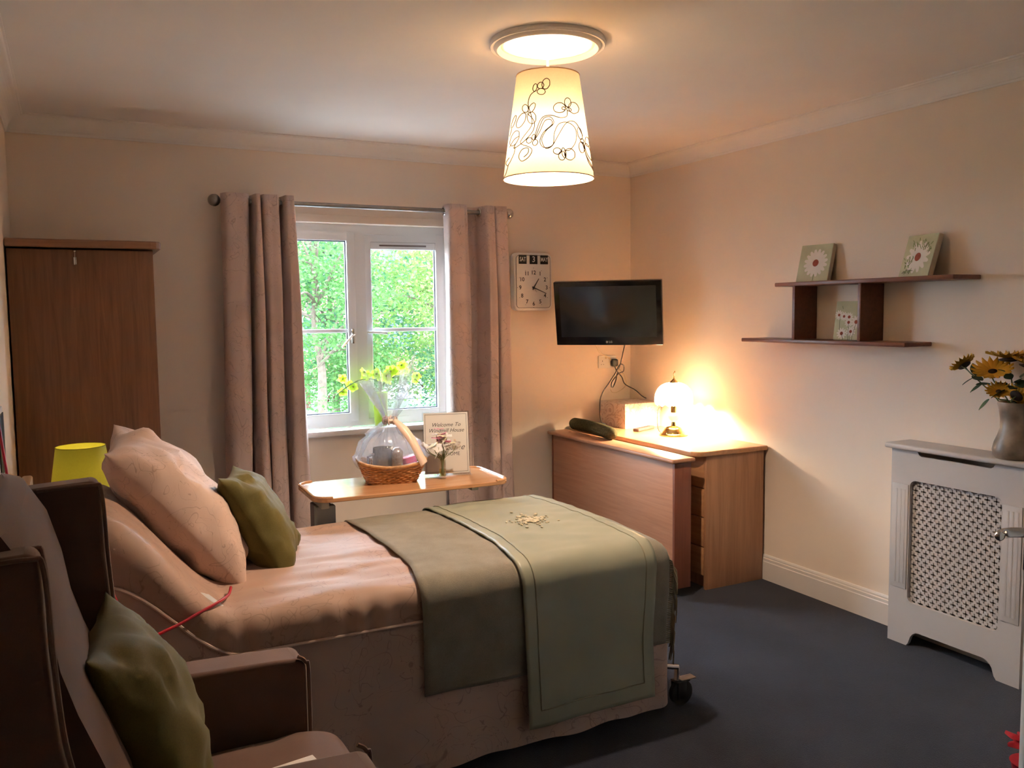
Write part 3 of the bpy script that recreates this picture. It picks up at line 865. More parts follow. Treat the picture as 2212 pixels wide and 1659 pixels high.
# ------------------------------------------------------------------ cushions
def cushion_mb(w, h, t, M, seed=0, pull=0.10, wr=0.012, n=30):
    def surf(sg):
        def fn(a, b):
            u, v = a*2-1, b*2-1
            uu = math.sin(u*PI/2); vv = math.sin(v*PI/2)
            x = uu*(1-pull*(1-vv*vv)); y = vv*(1-pull*(1-uu*uu))
            prof = (max(0, 1-abs(uu)**3.0)**0.62)*(max(0, 1-abs(vv)**3.0)**0.62)
            z = sg*t/2*prof
            rad = math.hypot(uu, vv)
            wrk = wr*noise.noise((uu*2.2+seed, vv*2.2, sg*3+seed)) + wr*0.8*noise.noise((uu*5+seed, vv*5, sg*7))*min(1, rad)
            z += wrk*min(1, prof*2.5)
            return M @ Vector((x*w/2, y*h/2, z))
        return fn
    mb = MB()
    mb.grid(surf(1), n, n)
    mb.grid(surf(-1), n, n)
    return mb
def weld(o, d=0.0008):
    bm = bmesh.new(); bm.from_mesh(o.data); bmesh.ops.remove_doubles(bm, verts=bm.verts, dist=d); bmesh.ops.recalc_face_normals(bm, faces=bm.faces); bm.to_mesh(o.data); bm.free()
def cushion(name, label, mat, w, h, t, c, lean, yaw, roll=0, seed=0, pull=0.10, wr=0.012, seam=None):
    # face normal starts at +x, leans back by `lean`
    y = Vector((0, 1, 0)); up = Vector((0, 0, 1)); n = Vector((1, 0, 0))
    M = frame((0, 0, 0), y, up, n)
    Rt = Matrix.Translation(c) @ Matrix.Rotation(yaw, 4, 'Z') @ Matrix.Rotation(-lean, 4, 'Y') @ Matrix.Rotation(roll, 4, 'X')
    o = cushion_mb(w, h, t, Rt @ M, seed, pull, wr).build(name, mat, None)
    weld(o)
    tag(o, label, 'cushion' if 'pillow' not in name else 'pillow')
    return o
cushion('pillow', 'large pink twig-print pillow leaning on the raised bed head', 'pillow_fabric', 0.58, 0.64, 0.27, (-3.215, -1.88, 0.90), R(39), R(-7), R(3), 2.0, 0.10, 0.030)
cushion('cushion', 'olive green cushion leaning against the pink pillow on the bed', 'olive_fabric', 0.40, 0.44, 0.19, (-2.935, -1.86, 0.800), R(30), R(-14), R(-4), 5.0, 0.11, 0.020)

# ------------------------------------------------------------------ armchair
ch = thing('armchair', 'brown upholstered wing armchair in the near left corner', 'armchair', (-3.3, -3.12, 0))
def rprism(name, poly, y0, y1, mat, bev, parent=ch, label=None):
    o = MB().prism(poly, 'y', y0, y1, False).build(name, mat, parent, label)
    md = o.modifiers.new('bevel', 'BEVEL'); md.width = bev; md.segments = 4; md.limit_method = 'ANGLE'; md.angle_limit = R(30)
    for p in o.data.polygons: p.use_smooth = True
    return o
wing = [(-3.735, 0.30), (-3.735, 1.13), (-3.70, 1.165), (-3.60, 1.172), (-3.485, 1.178), (-3.472, 1.165), (-3.468, 1.0), (-3.458, 0.86), (-3.44, 0.76), (-3.40, 0.69), (-3.40, 0.30)]
for y0, y1 in ((-2.872, -2.80), (-3.50, -3.43)):
    rprism('wing', [(max(x-0.105, -3.74), z) for x, z in wing] if y0 < -3 else wing, y0, y1, 'chair_fabric', 0.018)
arm = [(-3.45, 0.20), (-3.45, 0.685), (-3.33, 0.690), (-3.10, 0.682), (-3.035, 0.678), (-3.018, 0.66), (-3.018, 0.20)]
for y0, y1 in ((-2.895, -2.79), (-3.51, -3.405)):
    a_ = rprism('arm', arm, y0, y1, 'chair_fabric', 0.020)
    yy = y0 if y0 > -3 else y1
    MB().tube(spline([(-3.016, yy+0.004*(1 if y0 > -3 else -1), 0.22), (-3.014, yy+0.002, 0.62), (-3.022, yy+0.004, 0.668), (-3.04, yy+0.006, 0.684)], 6), 0.005, 8).build('piping', 'chair_piping', a_)
# padded back: a curved slab
def backf(u, w):
    y = -3.45 + (-2.85+3.45)*w
    prof_ = [(-3.74, 0.30), (-3.74, 1.05), (-3.735, 1.16), (-3.70, 1.20), (-3.65, 1.212), (-3.612, 1.200), (-3.575, 1.135), (-3.552, 1.05), (-3.538, 0.96), (-3.515, 0.88), (-3.485, 0.80), (-3.45, 0.70), (-3.43, 0.60), (-3.43, 0.30)]
    i = u*(len(prof_)-1); k = min(int(i), len(prof_)-2); f = i-k
    x = prof_[k][0]*(1-f)+prof_[k+1][0]*f; z = prof_[k][1]*(1-f)+prof_[k+1][1]*f
    e = abs(w-0.5)*2
    if 4 <= i: x -= 0.02*e**4
    return (x, y, z)
bk_ = MB().grid(backf, 52, 14)
for w_ in (0, 1): bk_.add([backf(i/52, w_) for i in range(53)], [tuple(range(53))], False)
bk_.build('backrest', 'chair_fabric', ch)
# piping on the wing fronts
for y, dx in ((-2.872, 0), (-3.43, -0.105)):
    MB().tube(spline([(-3.60+dx, y, 1.166), (-3.49+dx, y, 1.170), (-3.470+dx, y, 1.15), (-3.463+dx, y, 1.0), (-3.453+dx, y, 0.86), (-3.435+dx, y, 0.76)], 6), 0.0045, 8).build('piping', 'chair_piping', ch)
MB().tube(spline([(-3.68, -3.50, 1.166), (-3.592, -3.50, 1.170), (-3.572, -3.50, 1.15), (-3.565, -3.50, 1.0), (-3.555, -3.50, 0.86), (-3.535, -3.50, 0.76)], 6), 0.0045, 8).build('piping', 'chair_piping', ch)
seatM = MB()
def seatf(sg):
    def fn(a, b):
        u, v = a*2-1, b*2-1
        uu, vv = math.sin(u*PI/2), math.sin(v*PI/2)
        pr = (max(0, 1-abs(uu)**6)**0.5)*(max(0, 1-abs(vv)**6)**0.5)
        return (-3.205+0.265*uu, -3.15+0.25*vv if uu < 0.35 else -3.15+(0.25+0.02*smooth01((uu-0.35)/0.2))*vv, 0.435+sg*0.075*pr+(0.012*(1-uu*uu) if sg > 0 else 0))
    return fn
seatM.grid(seatf(1), 26, 26).grid(seatf(-1), 26, 26)
so = seatM.build('seat_cushion', 'chair_fabric', ch); weld(so)
MB().box(-3.72, -3.03, -3.44, -2.86, 0.20, 0.37, 0.02).build('seat_base', 'chair_fabric', ch)
for x in (-3.68, -3.07):
    for y in (-3.46, -2.84):
        MB().lathe([(0, 0), (0.016, 0), (0.024, 0.21), (0, 0.21)], (x, y, 0), 16).build('leg', 'wood_shelf', ch)
cushion('cushion', 'dark olive cushion propped in the brown armchair', 'olive_fabric', 0.44, 0.47, 0.20, (-3.412, -3.10, 0.700), R(21), R(-6), R(0), 9.0, 0.11, 0.018)
lf = thing('folded_paper', 'pale folded paper lying on the armchair seat', 'paper', (-3.10, -3.13, 0.515))
for k in range(2):
    MB().box(-3.20, -3.06, -3.29, -3.105, 0.520+k*0.005, 0.523+k*0.005, 0.001, 1, Matrix.Translation((-3.1, -3.1, 0)) @ Matrix.Rotation(R(6+3*k), 4, 'Z') @ Matrix.Translation((3.1, 3.1, 0))).build('sheet', 'paper', lf)

# ------------------------------------------------------------------ overbed table
OT = Matrix.Translation((-2.18, -1.315, 0)) @ Matrix.Rotation(R(-1.5), 4, 'Z')
ot = thing('overbed_table', 'narrow wooden overbed table on a grey frame by the window', 'table', (-2.18, -1.315, 0))
def rrect(hw, hh, r, n=5, cut=None):
    pts = []
    for cx_, cy_, a0 in ((hw-r, hh-r, 0), (-hw+r, hh-r, PI/2), (-hw+r, -hh+r, PI), (hw-r, -hh+r, 3*PI/2)):
        for i in range(n+1):
            a = a0+PI/2*i/n
            pts.append((cx_+r*math.cos(a), cy_+r*math.sin(a)))
    return pts
tp = MB(); poly = rrect(0.455, 0.205, 0.075)
tp.add([OT @ Vector((x, y, z)) for z in (0.762, 0.780) for x, y in poly], [tuple(range(len(poly)-1, -1, -1)), tuple(range(len(poly), 2*len(poly)))] + [(i, (i+1) % len(poly), len(poly)+(i+1) % len(poly), len(poly)+i) for i in range(len(poly))], False)
tpo = tp.build('tabletop', 'wood_table', ot, None, 0.004)
# raised lips at both ends
def lip(side):
    pts = [p for p in rrect(0.449, 0.199, 0.07, 6) if p[0]*side > 0.375]
    if side > 0: pts = sorted([p for p in pts], key=lambda p: math.atan2(p[1], p[0]-0.3))
    else: pts = sorted([p for p in pts], key=lambda p: math.atan2(p[1], -(p[0]+0.3)))
    return MB().tube([OT @ Vector((x, y, 0.781)) for x, y in pts], 0.007, 8)
lip(1).build('raised_lip', 'wood_table', tpo); lip(-1).build('raised_lip', 'wood_table', tpo)
MB().box(-0.40, 0.33, -0.035, 0.035, 0.725, 0.762, 0.004, 2, OT).build('under_rail', 'grey_metal', ot)
MB().box(-0.42, -0.385, -0.16, 0.14, 0.728, 0.761, 0.004, 2, OT).build('cross_support', 'grey_metal', ot)
MB().box(0.28, 0.315, -0.14, 0.14, 0.735, 0.761, 0.004, 2, OT).build('cross_support', 'grey_metal', ot)
MB().box(-0.43, -0.352, -0.06, 0.02, 0.30, 0.728, 0.006, 2, OT).build('column', 'dark_metal', ot)
MB().box(-0.43, -0.345, -0.105, -0.058, 0.30, 0.728, 0.005, 2, OT).build('column_sleeve', 'grey_metal', ot)
MB().box(-0.425, -0.355, -0.08, 0.015, 0.07, 0.302, 0.006, 2, OT).build('lower_column', 'grey_metal', ot)
bse = MB(); bse.box(-0.43, 0.36, 0.10, 0.15, 0.055, 0.095, 0.005, 2, OT).box(-0.43, 0.36, -0.15, -0.10, 0.055, 0.095, 0.005, 2, OT).box(-0.43, -0.35, -0.15, 0.15, 0.055, 0.095, 0.005, 2, OT)
bse.build('base_frame', 'grey_metal', ot)
for x in (-0.40, 0.33):
    for y in (-0.125, 0.125):
        p = OT @ Vector((x, y, 0.028))
        MB().lathe([(0, -0.012), (0.024, -0.012), (0.028, -0.008), (0.028, 0.008), (0.024, 0.012), (0, 0.012)], p, 20, Matrix.Rotation(PI/2, 4, 'X')).build('castor', 'black_rubber', ot)
TZ = 0.781

# ------------------------------------------------------------------ gift basket in cellophane
GB = Matrix.Translation((-2.225, -1.27, TZ)) @ Matrix.Rotation(R(-10), 4, 'Z')
gb = thing('gift_basket', 'wicker gift basket in clear cellophane tied with peach ribbon', 'basket', (-2.225, -1.27, TZ))
def rr_pt(t, hw, hh, r):
    P = rrect(hw, hh, r, 6); P.append(P[0])
    L = [0]
    for a, b in zip(P, P[1:]): L.append(L[-1]+math.hypot(b[0]-a[0], b[1]-a[1]))
    d = (t % 1.0)*L[-1]
    for i in range(len(P)-1):
        if L[i+1] >= d:
            f = (d-L[i])/max(1e-9, L[i+1]-L[i])
            return (P[i][0]*(1-f)+P[i+1][0]*f, P[i][1]*(1-f)+P[i+1][1]*f)
    return P[-1]
wv = MB()
NS = 40
for k in range(9):
    h = 0.004+k*0.0085
    fl = k/8
    hw, hh = 0.110+0.035*fl, 0.072+0.030*fl
    rise = lambda x: 0.020*fl*(abs(x)/0.14)**2
    pts = []
    for i in range(NS*3+1):
        t = i/(NS*3)
        x, y = rr_pt(t, hw, hh, 0.04)
        s = 0.0035*math.sin(t*NS*PI + k*PI)
        d = math.hypot(x, y); x += x/d*s; y += y/d*s
        pts.append(GB @ Vector((x, y, h+rise(x))))
    wv.tube(pts, 0.0048, 6, False)
for i in range(NS):
    t = (i+0.5)/NS
    x0, y0 = rr_pt(t, 0.108, 0.070, 0.04); x1, y1 = rr_pt(t, 0.145, 0.102, 0.04)
    wv.tube([GB @ Vector((x0, y0, 0.002)), GB @ Vector((x1, y1, 0.074+0.02*(abs(x1)/0.14)**2))], 0.003, 5)
wv.build('woven_body', 'wicker', gb)
rim = [GB @ Vector((*rr_pt(i/80, 0.150, 0.106, 0.045), 0.080+0.022*(abs(rr_pt(i/80, 0.150, 0.106, 0.045)[0])/0.14)**2)) for i in range(81)]
MB().tube(rim, 0.0075, 8, False).build('rim', 'wicker', gb)
MB().box(-0.10, 0.10, -0.066, 0.066, 0.003, 0.008, 0, 1, GB).build('bottom', 'wicker', gb)
# ribbon
rb = MB()
rp = spline([GB @ Vector(p) for p in [(0.012, -0.028, 0.288), (0.05, -0.062, 0.25), (0.085, -0.09, 0.195), (0.115, -0.107, 0.13), (0.135, -0.112, 0.088)]], 6)
V = []; wdt = [0.009+0.011*min(1, i/6) for i in range(len(rp))]
for i, p in enumerate(rp):
    sd = Vector((0.8, 0.2, 0.55)).normalized()*wdt[i]
    V += [p-sd, p+sd]
rb.add(V, [(2*i, 2*i+1, 2*i+3, 2*i+2) for i in range(len(rp)-1)])
for a in range(6):
    an = a*PI/3
    c0 = GB @ Vector((0, 0, 0.283))
    lp = [c0 + Vector((0.035*math.cos(an)*math.sin(s*PI/8), 0.035*math.sin(an)*math.sin(s*PI/8), 0.018*math.sin(s*PI/4))) for s in range(9)]
    rb.tube(lp, 0.003, 5)
rb.tube([GB @ Vector((0.022*math.cos(2*PI*i/16), 0.022*math.sin(2*PI*i/16), 0.283)) for i in range(17)], 0.008, 8, False)
rb.build('ribbon', 'ribbon', gb, 'peach satin ribbon', None, 0.001)
# cellophane film
cf = MB()
def film(u, w):
    a = 2*PI*u
    keys = [(0.0, 0.155, 0.112, 0.070), (0.18, 0.160, 0.118, 0.12), (0.40, 0.125, 0.095, 0.19), (0.58, 0.06, 0.05, 0.25), (0.66, 0.024, 0.024, 0.283), (0.74, 0.034, 0.034, 0.315), (0.86, 0.070, 0.058, 0.385), (1.0, 0.120, 0.095, 0.465)]
    for k in range(len(keys)-1):
        if w <= keys[k+1][0]:
            f = smooth01((w-keys[k][0])/(keys[k+1][0]-keys[k][0]))
            rx, ry, z = [keys[k][j]*(1-f)+keys[k+1][j]*f for j in (1, 2, 3)]
            break
    fold = 0.11*math.sin(a*9+2*noise.noise((math.cos(a)*2, math.sin(a)*2, 0.3)))+0.09*math.sin(a*17+1.3+w*2)+0.05*math.sin(a*31+w*9)
    amp = (0.60 if w < 0.5 else 1.5)*smooth01(w*5)
    k = 1+fold*amp+0.07*noise.noise((math.cos(a)*3, math.sin(a)*3, w*7))
    zj = 0
    if w > 0.7:
        zj = 0.14*(w-0.7)/0.3*(noise.noise((math.cos(a)*3.1, math.sin(a)*3.1, 4.4))+0.35*math.sin(a*5))
    if w < 0.05: z = z - 0.0
    p = GB @ Vector((rx*k*math.cos(a), ry*k*math.sin(a), z+zj))
    return p
cf.grid(film, 190, 44, True)
cf.build('cellophane', 'cellophane', gb, 'crumpled clear cellophane wrap')
it = thing('mug', 'grey mug inside the cellophane gift basket', 'mug', GB @ Vector((-0.035, 0.01, 0.01)))
cpt = GB @ Vector((-0.035, 0.01, 0.012))
MB().lathe([(0, 0), (0.043, 0), (0.048, 0.01), (0.048, 0.10), (0.044, 0.145), (0.044, 0.02), (0, 0.02)], cpt, 28).build('body', 'mug_grey', it)
MB().tube([cpt+Vector(p) for p in [(-0.046, -0.01, 0.12), (-0.075, -0.015, 0.11), (-0.078, -0.015, 0.06), (-0.046, -0.01, 0.04)]], 0.006, 8).build('handle', 'mug_grey', it)
tin = GB @ Vector((0.022, -0.045, 0.010))
tag(MB().lathe([(0, 0), (0.026, 0), (0.028, 0.006), (0.028, 0.13), (0.024, 0.138), (0.012, 0.15), (0, 0.152)], tin, 24).build('foil_tube', 'silver_foil'), 'bronze foil tube inside the gift basket', 'packet')
bx_ = GB @ Matrix.Translation((0.082, 0.0, 0.058)) @ Matrix.Rotation(R(-14), 4, 'Y')
tag(MB().box(-0.042, 0.042, -0.025, 0.025, -0.03, 0.05, 0.004, 2, bx_).build('gift_box', 'pink_box'), 'bright pink box inside the gift basket', 'box')
bx2 = GB @ Matrix.Translation((0.070, -0.058, 0.052)) @ Matrix.Rotation(R(-12), 4, 'Y')
tag(MB().box(-0.045, 0.045, -0.018, 0.018, -0.03, 0.03, 0.004, 2, bx2).build('gift_packet', 'white_box'), 'pale packet at the front of the gift basket', 'packet')
tag(MB().box(-0.12, 0.03, -0.090, -0.072, 0.058, 0.082, 0.004, 2, GB).build('grey_case', 'grey_tray'), 'flat grey case along the gift basket rim', 'case')

# ------------------------------------------------------------------ welcome sign
SG = thing('welcome_sign', 'welcome notice in an upright clear acrylic stand on the overbed table', 'sign', (-1.945, -1.285, TZ))
sx_ = Vector((math.cos(R(-14)), math.sin(R(-14)), 0)); sn = Vector((sx_.y, -sx_.x, 0))
tilt = R(7)
su = Vector((-sn.x*math.sin(tilt), -sn.y*math.sin(tilt), math.cos(tilt))); snt = sx_.cross(su)
if snt.y > 0: snt = -snt
SB = Vector((-1.943, -1.27, TZ+0.002))
MS = frame(SB, sx_, su, snt)
w2, hh = 0.113, 0.302
MB().box(-w2, w2, 0, hh, -0.0035, -0.0015, 0, 1, MS).box(-w2, w2, 0, hh, 0.0015, 0.0035, 0, 1, MS).build('stand_panel', 'acrylic', SG)
MB().prism([(0, 0), (0.075, 0), (0.075, 0.003), (0, 0.003)], 'z', 0, 0.001).v
ft = MB(); Mf = frame(SB+Vector((0, 0, -0.001)), sx_, -sn, Vector((0, 0, 1)))
ft.box(-w2, w2, -0.03, 0.055, 0, 0.003, 0, 1, Mf); ft.build('stand_foot', 'acrylic', SG)
pg = MB().box(-w2+0.006, w2-0.006, 0.006, hh-0.006, -0.001, 0.001, 0, 1, MS).build('sheet', 'paper', SG)
bo = MB()
e = 0.013
for x0, x1, y0, y1 in ((-w2+e, w2-e, e, e+0.0016), (-w2+e, w2-e, hh-e-0.0016, hh-e), (-w2+e, -w2+e+0.0016, e, hh-e), (w2-e-0.0016, w2-e, e, hh-e)):
    bo.box(x0, x1, y0, y1, 0.001, 0.0014, 0, 1, MS)
bo.build('printed_border', 'ink_soft', pg)
text_mb('Welcome To', 0.026, MS @ Matrix.Translation((0, 0.238, 0.0012)), 0.35, 0.0001).build('lettering', 'ink', pg)
text_mb('Windmill House', 0.026, MS @ Matrix.Translation((0, 0.211, 0.0012)), 0.35, 0.0001).build('lettering', 'ink', pg)
text_mb('welcome', 0.040, MS @ Matrix.Translation((0.012, 0.130, 0.0012)), 0.45, 0.0001).build('lettering', 'ink_soft', pg)
text_mb('HOME', 0.024, MS @ Matrix.Translation((0.030, 0.098, 0.0012)), 0.0, 0.0001).build('lettering', 'ink_soft', pg)
fl_ = MB()
for k in range(6):
    a = k*PI/3
    fl_.add([MS @ Vector((0.040, 0.163, 0.0013)), MS @ Vector((0.040+0.006*math.cos(a), 0.163+0.006*math.sin(a), 0.0013)), MS @ Vector((0.040+0.006*math.cos(a+1), 0.163+0.006*math.sin(a+1), 0.0013))], [(0, 1, 2)], False)
fl_.build('printed_flower', 'ribbon', pg)

# ------------------------------------------------------------------ bud vase on the overbed table
VB = Vector((-2.0, -1.345, TZ+0.001))
bv = thing('bud_vase', 'small clear glass vase of white and pink blossoms before the welcome sign', 'vase', VB)
MB().lathe([(0, 0), (0.016, 0), (0.018, 0.004), (0.0165, 0.03), (0.0175, 0.085), (0.019, 0.09), (0.0165, 0.088), (0.0150, 0.03), (0.0155, 0.012), (0, 0.010)], VB, 24).build('glass', 'vase_glass', bv)
MB().lathe([(0, 0.011), (0.0148, 0.012), (0.0146, 0.045), (0, 0.046)], VB, 20).build('water', 'water', bv)
stm = MB(); blos = {'petal_white': [], 'petal_pink': [], 'petal_cream': []}
for k in range(24):
    a = rnd.uniform(0, 2*PI); rr = rnd.uniform(0.012, 0.070); hgt = 0.215 - rr*1.1 + rnd.uniform(-0.03, 0.02)
    tip = VB + Vector((rr*math.cos(a)*1.25-0.012, rr*math.sin(a)*0.7, hgt))
    stm.tube(spline([VB+Vector((0.006*math.cos(a+2), 0.006*math.sin(a+2), 0.014)), VB+Vector((0.008*math.cos(a), 0.008*math.sin(a), 0.09)), VB.lerp(tip, 0.75)+Vector((0, 0, 0.01)), tip], 4), 0.0013, 5)
    blos[rnd.choice(['petal_white', 'petal_white', 'petal_white', 'petal_pink', 'petal_cream'])].append(tip)
blos['petal_pink'].append(VB+Vector((-0.012, 0, 0.232))); blos['petal_pink'].append(VB+Vector((0.02, -0.01, 0.17)))
stm.build('stems', 'stem_green', bv)
def blossom(r, n, droop, wide, nw=4):
    mb = MB()
    for k in range(n):
        a = 2*PI*k/n
        V = []; Fc = []
        for i in range(nw+1):
            s = i/nw
            wdt = wide*r*math.sin(PI*min(1, 0.12+0.88*s))**0.7 if s < 1 else wide*r*0.15
            zz = r*(0.35*s - droop*s*s)
            for q in (-1, 0, 1):
                x, y = s*r, q*wdt
                V.append((x*math.cos(a)-y*math.sin(a), x*math.sin(a)+y*math.cos(a), zz - 0.12*r*abs(q)*s))
        for i in range(nw):
            for q in (0, 1):
                Fc.append((i*3+q, i*3+q+1, (i+1)*3+q+1, (i+1)*3+q))
        mb.add(V, Fc)
    return mb
for mn, tips in blos.items():
    me = data_mesh(blossom(0.026, 5, 0.1, 0.5), mn)
    for tpp in tips:
        Mx = Matrix.Translation(tpp) @ Matrix.Rotation(rnd.uniform(0, 6), 4, 'Z') @ Matrix.Rotation(rnd.uniform(-1.3, 1.3), 4, 'X') @ Matrix.Scale(rnd.uniform(0.8, 1.25), 4)
        share(me, 'blossom', bv, Mx)

# ------------------------------------------------------------------ orchid on the sill
OB = Vector((-1.838, 0.025, WZ0+0.0225))
oc = thing('orchid', 'lime green orchid with arching sprays in a tall lime pot on the windowsill', 'plant', OB)
MB().lathe([(0, 0), (0.036, 0), (0.038, 0.004), (0.046, 0.20), (0.048, 0.205), (0.044, 0.205), (0.042, 0.19), (0, 0.185)], OB, 28).build('pot', 'lime_pot', oc)
top = OB+Vector((0, 0, 0.19))
def W_(dx, dz, dy=0.0): return OB+Vector((dx, dy, dz))
stL = spline([top, W_(0.005, 0.25, -0.005), W_(-0.01, 0.275, -0.01), W_(-0.07, 0.292, -0.02), W_(-0.15, 0.285, -0.03), W_(-0.23, 0.245, -0.035), W_(-0.285, 0.205, -0.035)], 6)
stR = spline([top, W_(0.015, 0.25, 0.0), W_(0.06, 0.285, -0.01), W_(0.13, 0.305, -0.02), W_(0.19, 0.305, -0.03), W_(0.235, 0.26, -0.035), W_(0.27, 0.225, -0.035)], 6)
stM = spline([top, W_(0.01, 0.24, 0.0), W_(0.05, 0.28, -0.02), W_(0.11, 0.318, -0.03)], 6)
MB().tube(stL, 0.0026, 6).tube(stR, 0.0026, 6).tube(stM, 0.0024, 6).build('stems', 'orchid_stem', oc)
ofm = data_mesh(blossom(0.042, 5, 0.25, 0.5, 5), 'orchid_petal')
ohm = data_mesh(MB().sphere((0, 0, 0.008), 0.009, 8, 6), 'orchid_heart')
FL = [(-0.235, 0.300), (-0.175, 0.245), (-0.245, 0.222), (-0.19, 0.262), (-0.115, 0.335), (-0.092, 0.312), (-0.03, 0.322), (0.0, 0.300), (0.03, 0.305), (0.055, 0.335), (0.085, 0.335), (0.045, 0.285), (0.14, 0.365), (0.16, 0.33), (0.225, 0.300), (0.215, 0.275)]
for dx, dz in FL:
    Mx = Matrix.Translation(W_(dx, dz, -0.02+rnd.uniform(-0.025, 0.02))) @ Matrix.Rotation(rnd.uniform(-0.7, 0.7), 4, 'Z') @ Matrix.Rotation(R(75)+rnd.uniform(-0.5, 0.5), 4, 'X') @ Matrix.Rotation(rnd.uniform(0, 6), 4, 'Z') @ Matrix.Scale(rnd.uniform(0.72, 1.0), 4)
    fo = share(ofm, 'flower', oc, Mx)
    hd = bpy.data.objects.new('flower_heart', ohm); COL.objects.link(hd); hd.parent = fo
for p in [(-0.30, 0.195), (-0.33, 0.20), (-0.335, 0.178), (0.255, 0.300), (0.20, 0.325), (0.262, 0.235)]:
    MB().sphere(W_(p[0], p[1], -0.035), 0.008, 8, 6, (0.8, 0.8, 1.2)).build('bud', 'bud', oc)

# ------------------------------------------------------------------ wall clock
ck = thing('wall_clock', 'white calendar wall clock reading SAT 3 MAY beside the right curtain', 'clock', (-0.808, 0, 1.565))
ckc = MB(); CX0, CX1, CZ0, CZ1 = -0.950, -0.668, 1.563, 1.938
P = [(x+(CX0+CX1)/2, z+(CZ0+CZ1)/2) for x, z in rrect((CX1-CX0)/2, (CZ1-CZ0)/2, 0.035, 6)]
ckc.prism(P, 'y', -0.062, -0.002)
ckc.build('case', 'clock_case', ck, None, 0.010)
P2 = [(x+(CX0+CX1)/2, z+(CZ0+CZ1)/2) for x, z in rrect((CX1-CX0)/2-0.016, (CZ1-CZ0)/2-0.018, 0.022, 6)]
MB().tube([(x, -0.063, z) for x, z in P2]+[(P2[0][0], -0.063, P2[0][1])], 0.0022, 6, False).build('bezel_line', 'pewter', ck)
face = MB().prism([(x+(CX0+CX1)/2, z+(CZ0+CZ1)/2) for x, z in rrect((CX1-CX0)/2-0.018, (CZ1-CZ0)/2-0.020, 0.02, 6)], 'y', -0.0640, -0.0615).build('dial', 'clock_face', ck)
CC = Vector(((CX0+CX1)/2, -0.0645, 1.712))
MT = lambda x, z, y=-0.0648: frame((x, y, z), (1, 0, 0), (0, 0, 1), (0, -1, 0))
nums = MB()
for n in range(1, 13):
    a = PI/2 - 2*PI*n/12
    rx, rz = 0.098, 0.105
    x, z = CC.x+rx*math.cos(a), CC.z+rz*math.sin(a)
    if n in (12, 6): z = CC.z+(0.097 if n == 12 else -0.105)
    t = text_mb(str(n), 0.036, MT(x, z), 0, 0.0002, 'CENTER', 0.0006)
    t.build('numeral', 'ink', face)
    x2, z2 = CC.x+0.118*math.cos(a), CC.z+0.128*math.sin(a)
    nums.sphere((x2, -0.0645, z2), 0.0022, 6, 4)
nums.build('hour_dots', 'ink', face)
for x, tx, sz in ((-0.888, 'SAT', 0.034), (-0.808, '3', 0.052), (-0.729, 'MAY', 0.034)):
    pl = MB().box(x-0.029, x+0.029, -0.0665, -0.064, 1.865, 1.923, 0.001, 1).build('flip_panel', 'black_plastic', ck)
    Mt = MT(x, 1.894, -0.0669)
    if len(tx) > 1: Mt = Mt @ Matrix.Diagonal((0.78, 1.15, 1, 1))
    text_mb(tx, sz, Mt, 0, 0.0002, 'CENTER', 0.0004).build('lettering', 'print_white', pl)
def hand(ang, L, w, y, back):
    d = Vector((math.sin(ang), 0, math.cos(ang))); s = Vector((math.cos(ang), 0, -math.sin(ang)))
    a = CC - d*back; b = CC + d*L
    mb = MB()
    V = [a-s*w, a+s*w, b+s*w*0.5, b-s*w*0.5]
    mb.add([(p.x, y, p.z) for p in V]+[(p.x, y-0.001, p.z) for p in V], [(0, 1, 2, 3), (7, 6, 5, 4), (0, 4, 5, 1), (1, 5, 6, 2), (2, 6, 7, 3), (3, 7, 4, 0)], False)
    return mb
hand(R(33), 0.070, 0.0045, -0.067, 0.016).build('hour_hand', 'ink', ck)
hand(R(112), 0.100, 0.0032, -0.0695, 0.014).build('minute_hand', 'ink', ck)
hand(R(147), 0.035, 0.0008, -0.0715, 0.01).build('second_hand', 'ink_soft', ck)
MB().lathe([(0, 0), (0.006, 0), (0.006, 0.008), (0, 0.009)], (CC.x, -0.064, CC.z), 12, Matrix.Rotation(PI/2, 4, 'X')).build('hub', 'ink', ck)

# ------------------------------------------------------------------ television
TVW, TVH = 0.69, 0.415
tvx = Vector((math.cos(R(-45)), math.sin(R(-45)), 0))
tvn0 = Vector((-0.7071, -0.7071, 0)); tl = R(12)
tvu = Vector((tvn0.x*math.sin(tl), tvn0.y*math.sin(tl), math.cos(tl)))
tvn = tvx.cross(tvu)
if tvn.dot(tvn0) < 0: tvn = -tvn
MTV = frame((-0.466, -0.42, 1.541), tvx, tvu, tvn)
tv = thing('television', 'black flat screen television on a corner wall bracket', 'television', (-0.465, -0.42, 1.33))
MB().box(-TVW/2, TVW/2, -TVH/2, TVH/2, -0.035, 0.012, 0.006, 3, MTV).build('casing', 'black_gloss', tv)
MB().box(-TVW/2+0.07, TVW/2-0.07, -TVH/2+0.06, TVH/2-0.06, -0.075, -0.03, 0.02, 3, MTV).build('rear_housing', 'black_plastic', tv)
MB().box(-TVW/2+0.036, TVW/2-0.036, -TVH/2+0.055, TVH/2-0.032, 0.0119, 0.0126, 0, 1, MTV).build('screen', 'black_gloss', tv)
MB().prism([(x, y) for x, y in [(-TVW/2+0.02, -TVH/2-0.004), (TVW/2-0.02, -TVH/2-0.004), (TVW/2-0.02, -TVH/2+0.0), (-TVW/2+0.02, -TVH/2)]], 'z', 0, 0.01)
lg = MB(); lg.lathe([(0, 0), (0.0075, 0), (0.0075, 0.0006), (0, 0.0006)], (0, 0, 0), 16)
lg.v = [tuple(MTV @ (Vector(p)+Vector((-0.012, -TVH/2+0.022, 0.0125)))) for p in lg.v]
lg.build('badge_disc', 'grey_metal', tv)
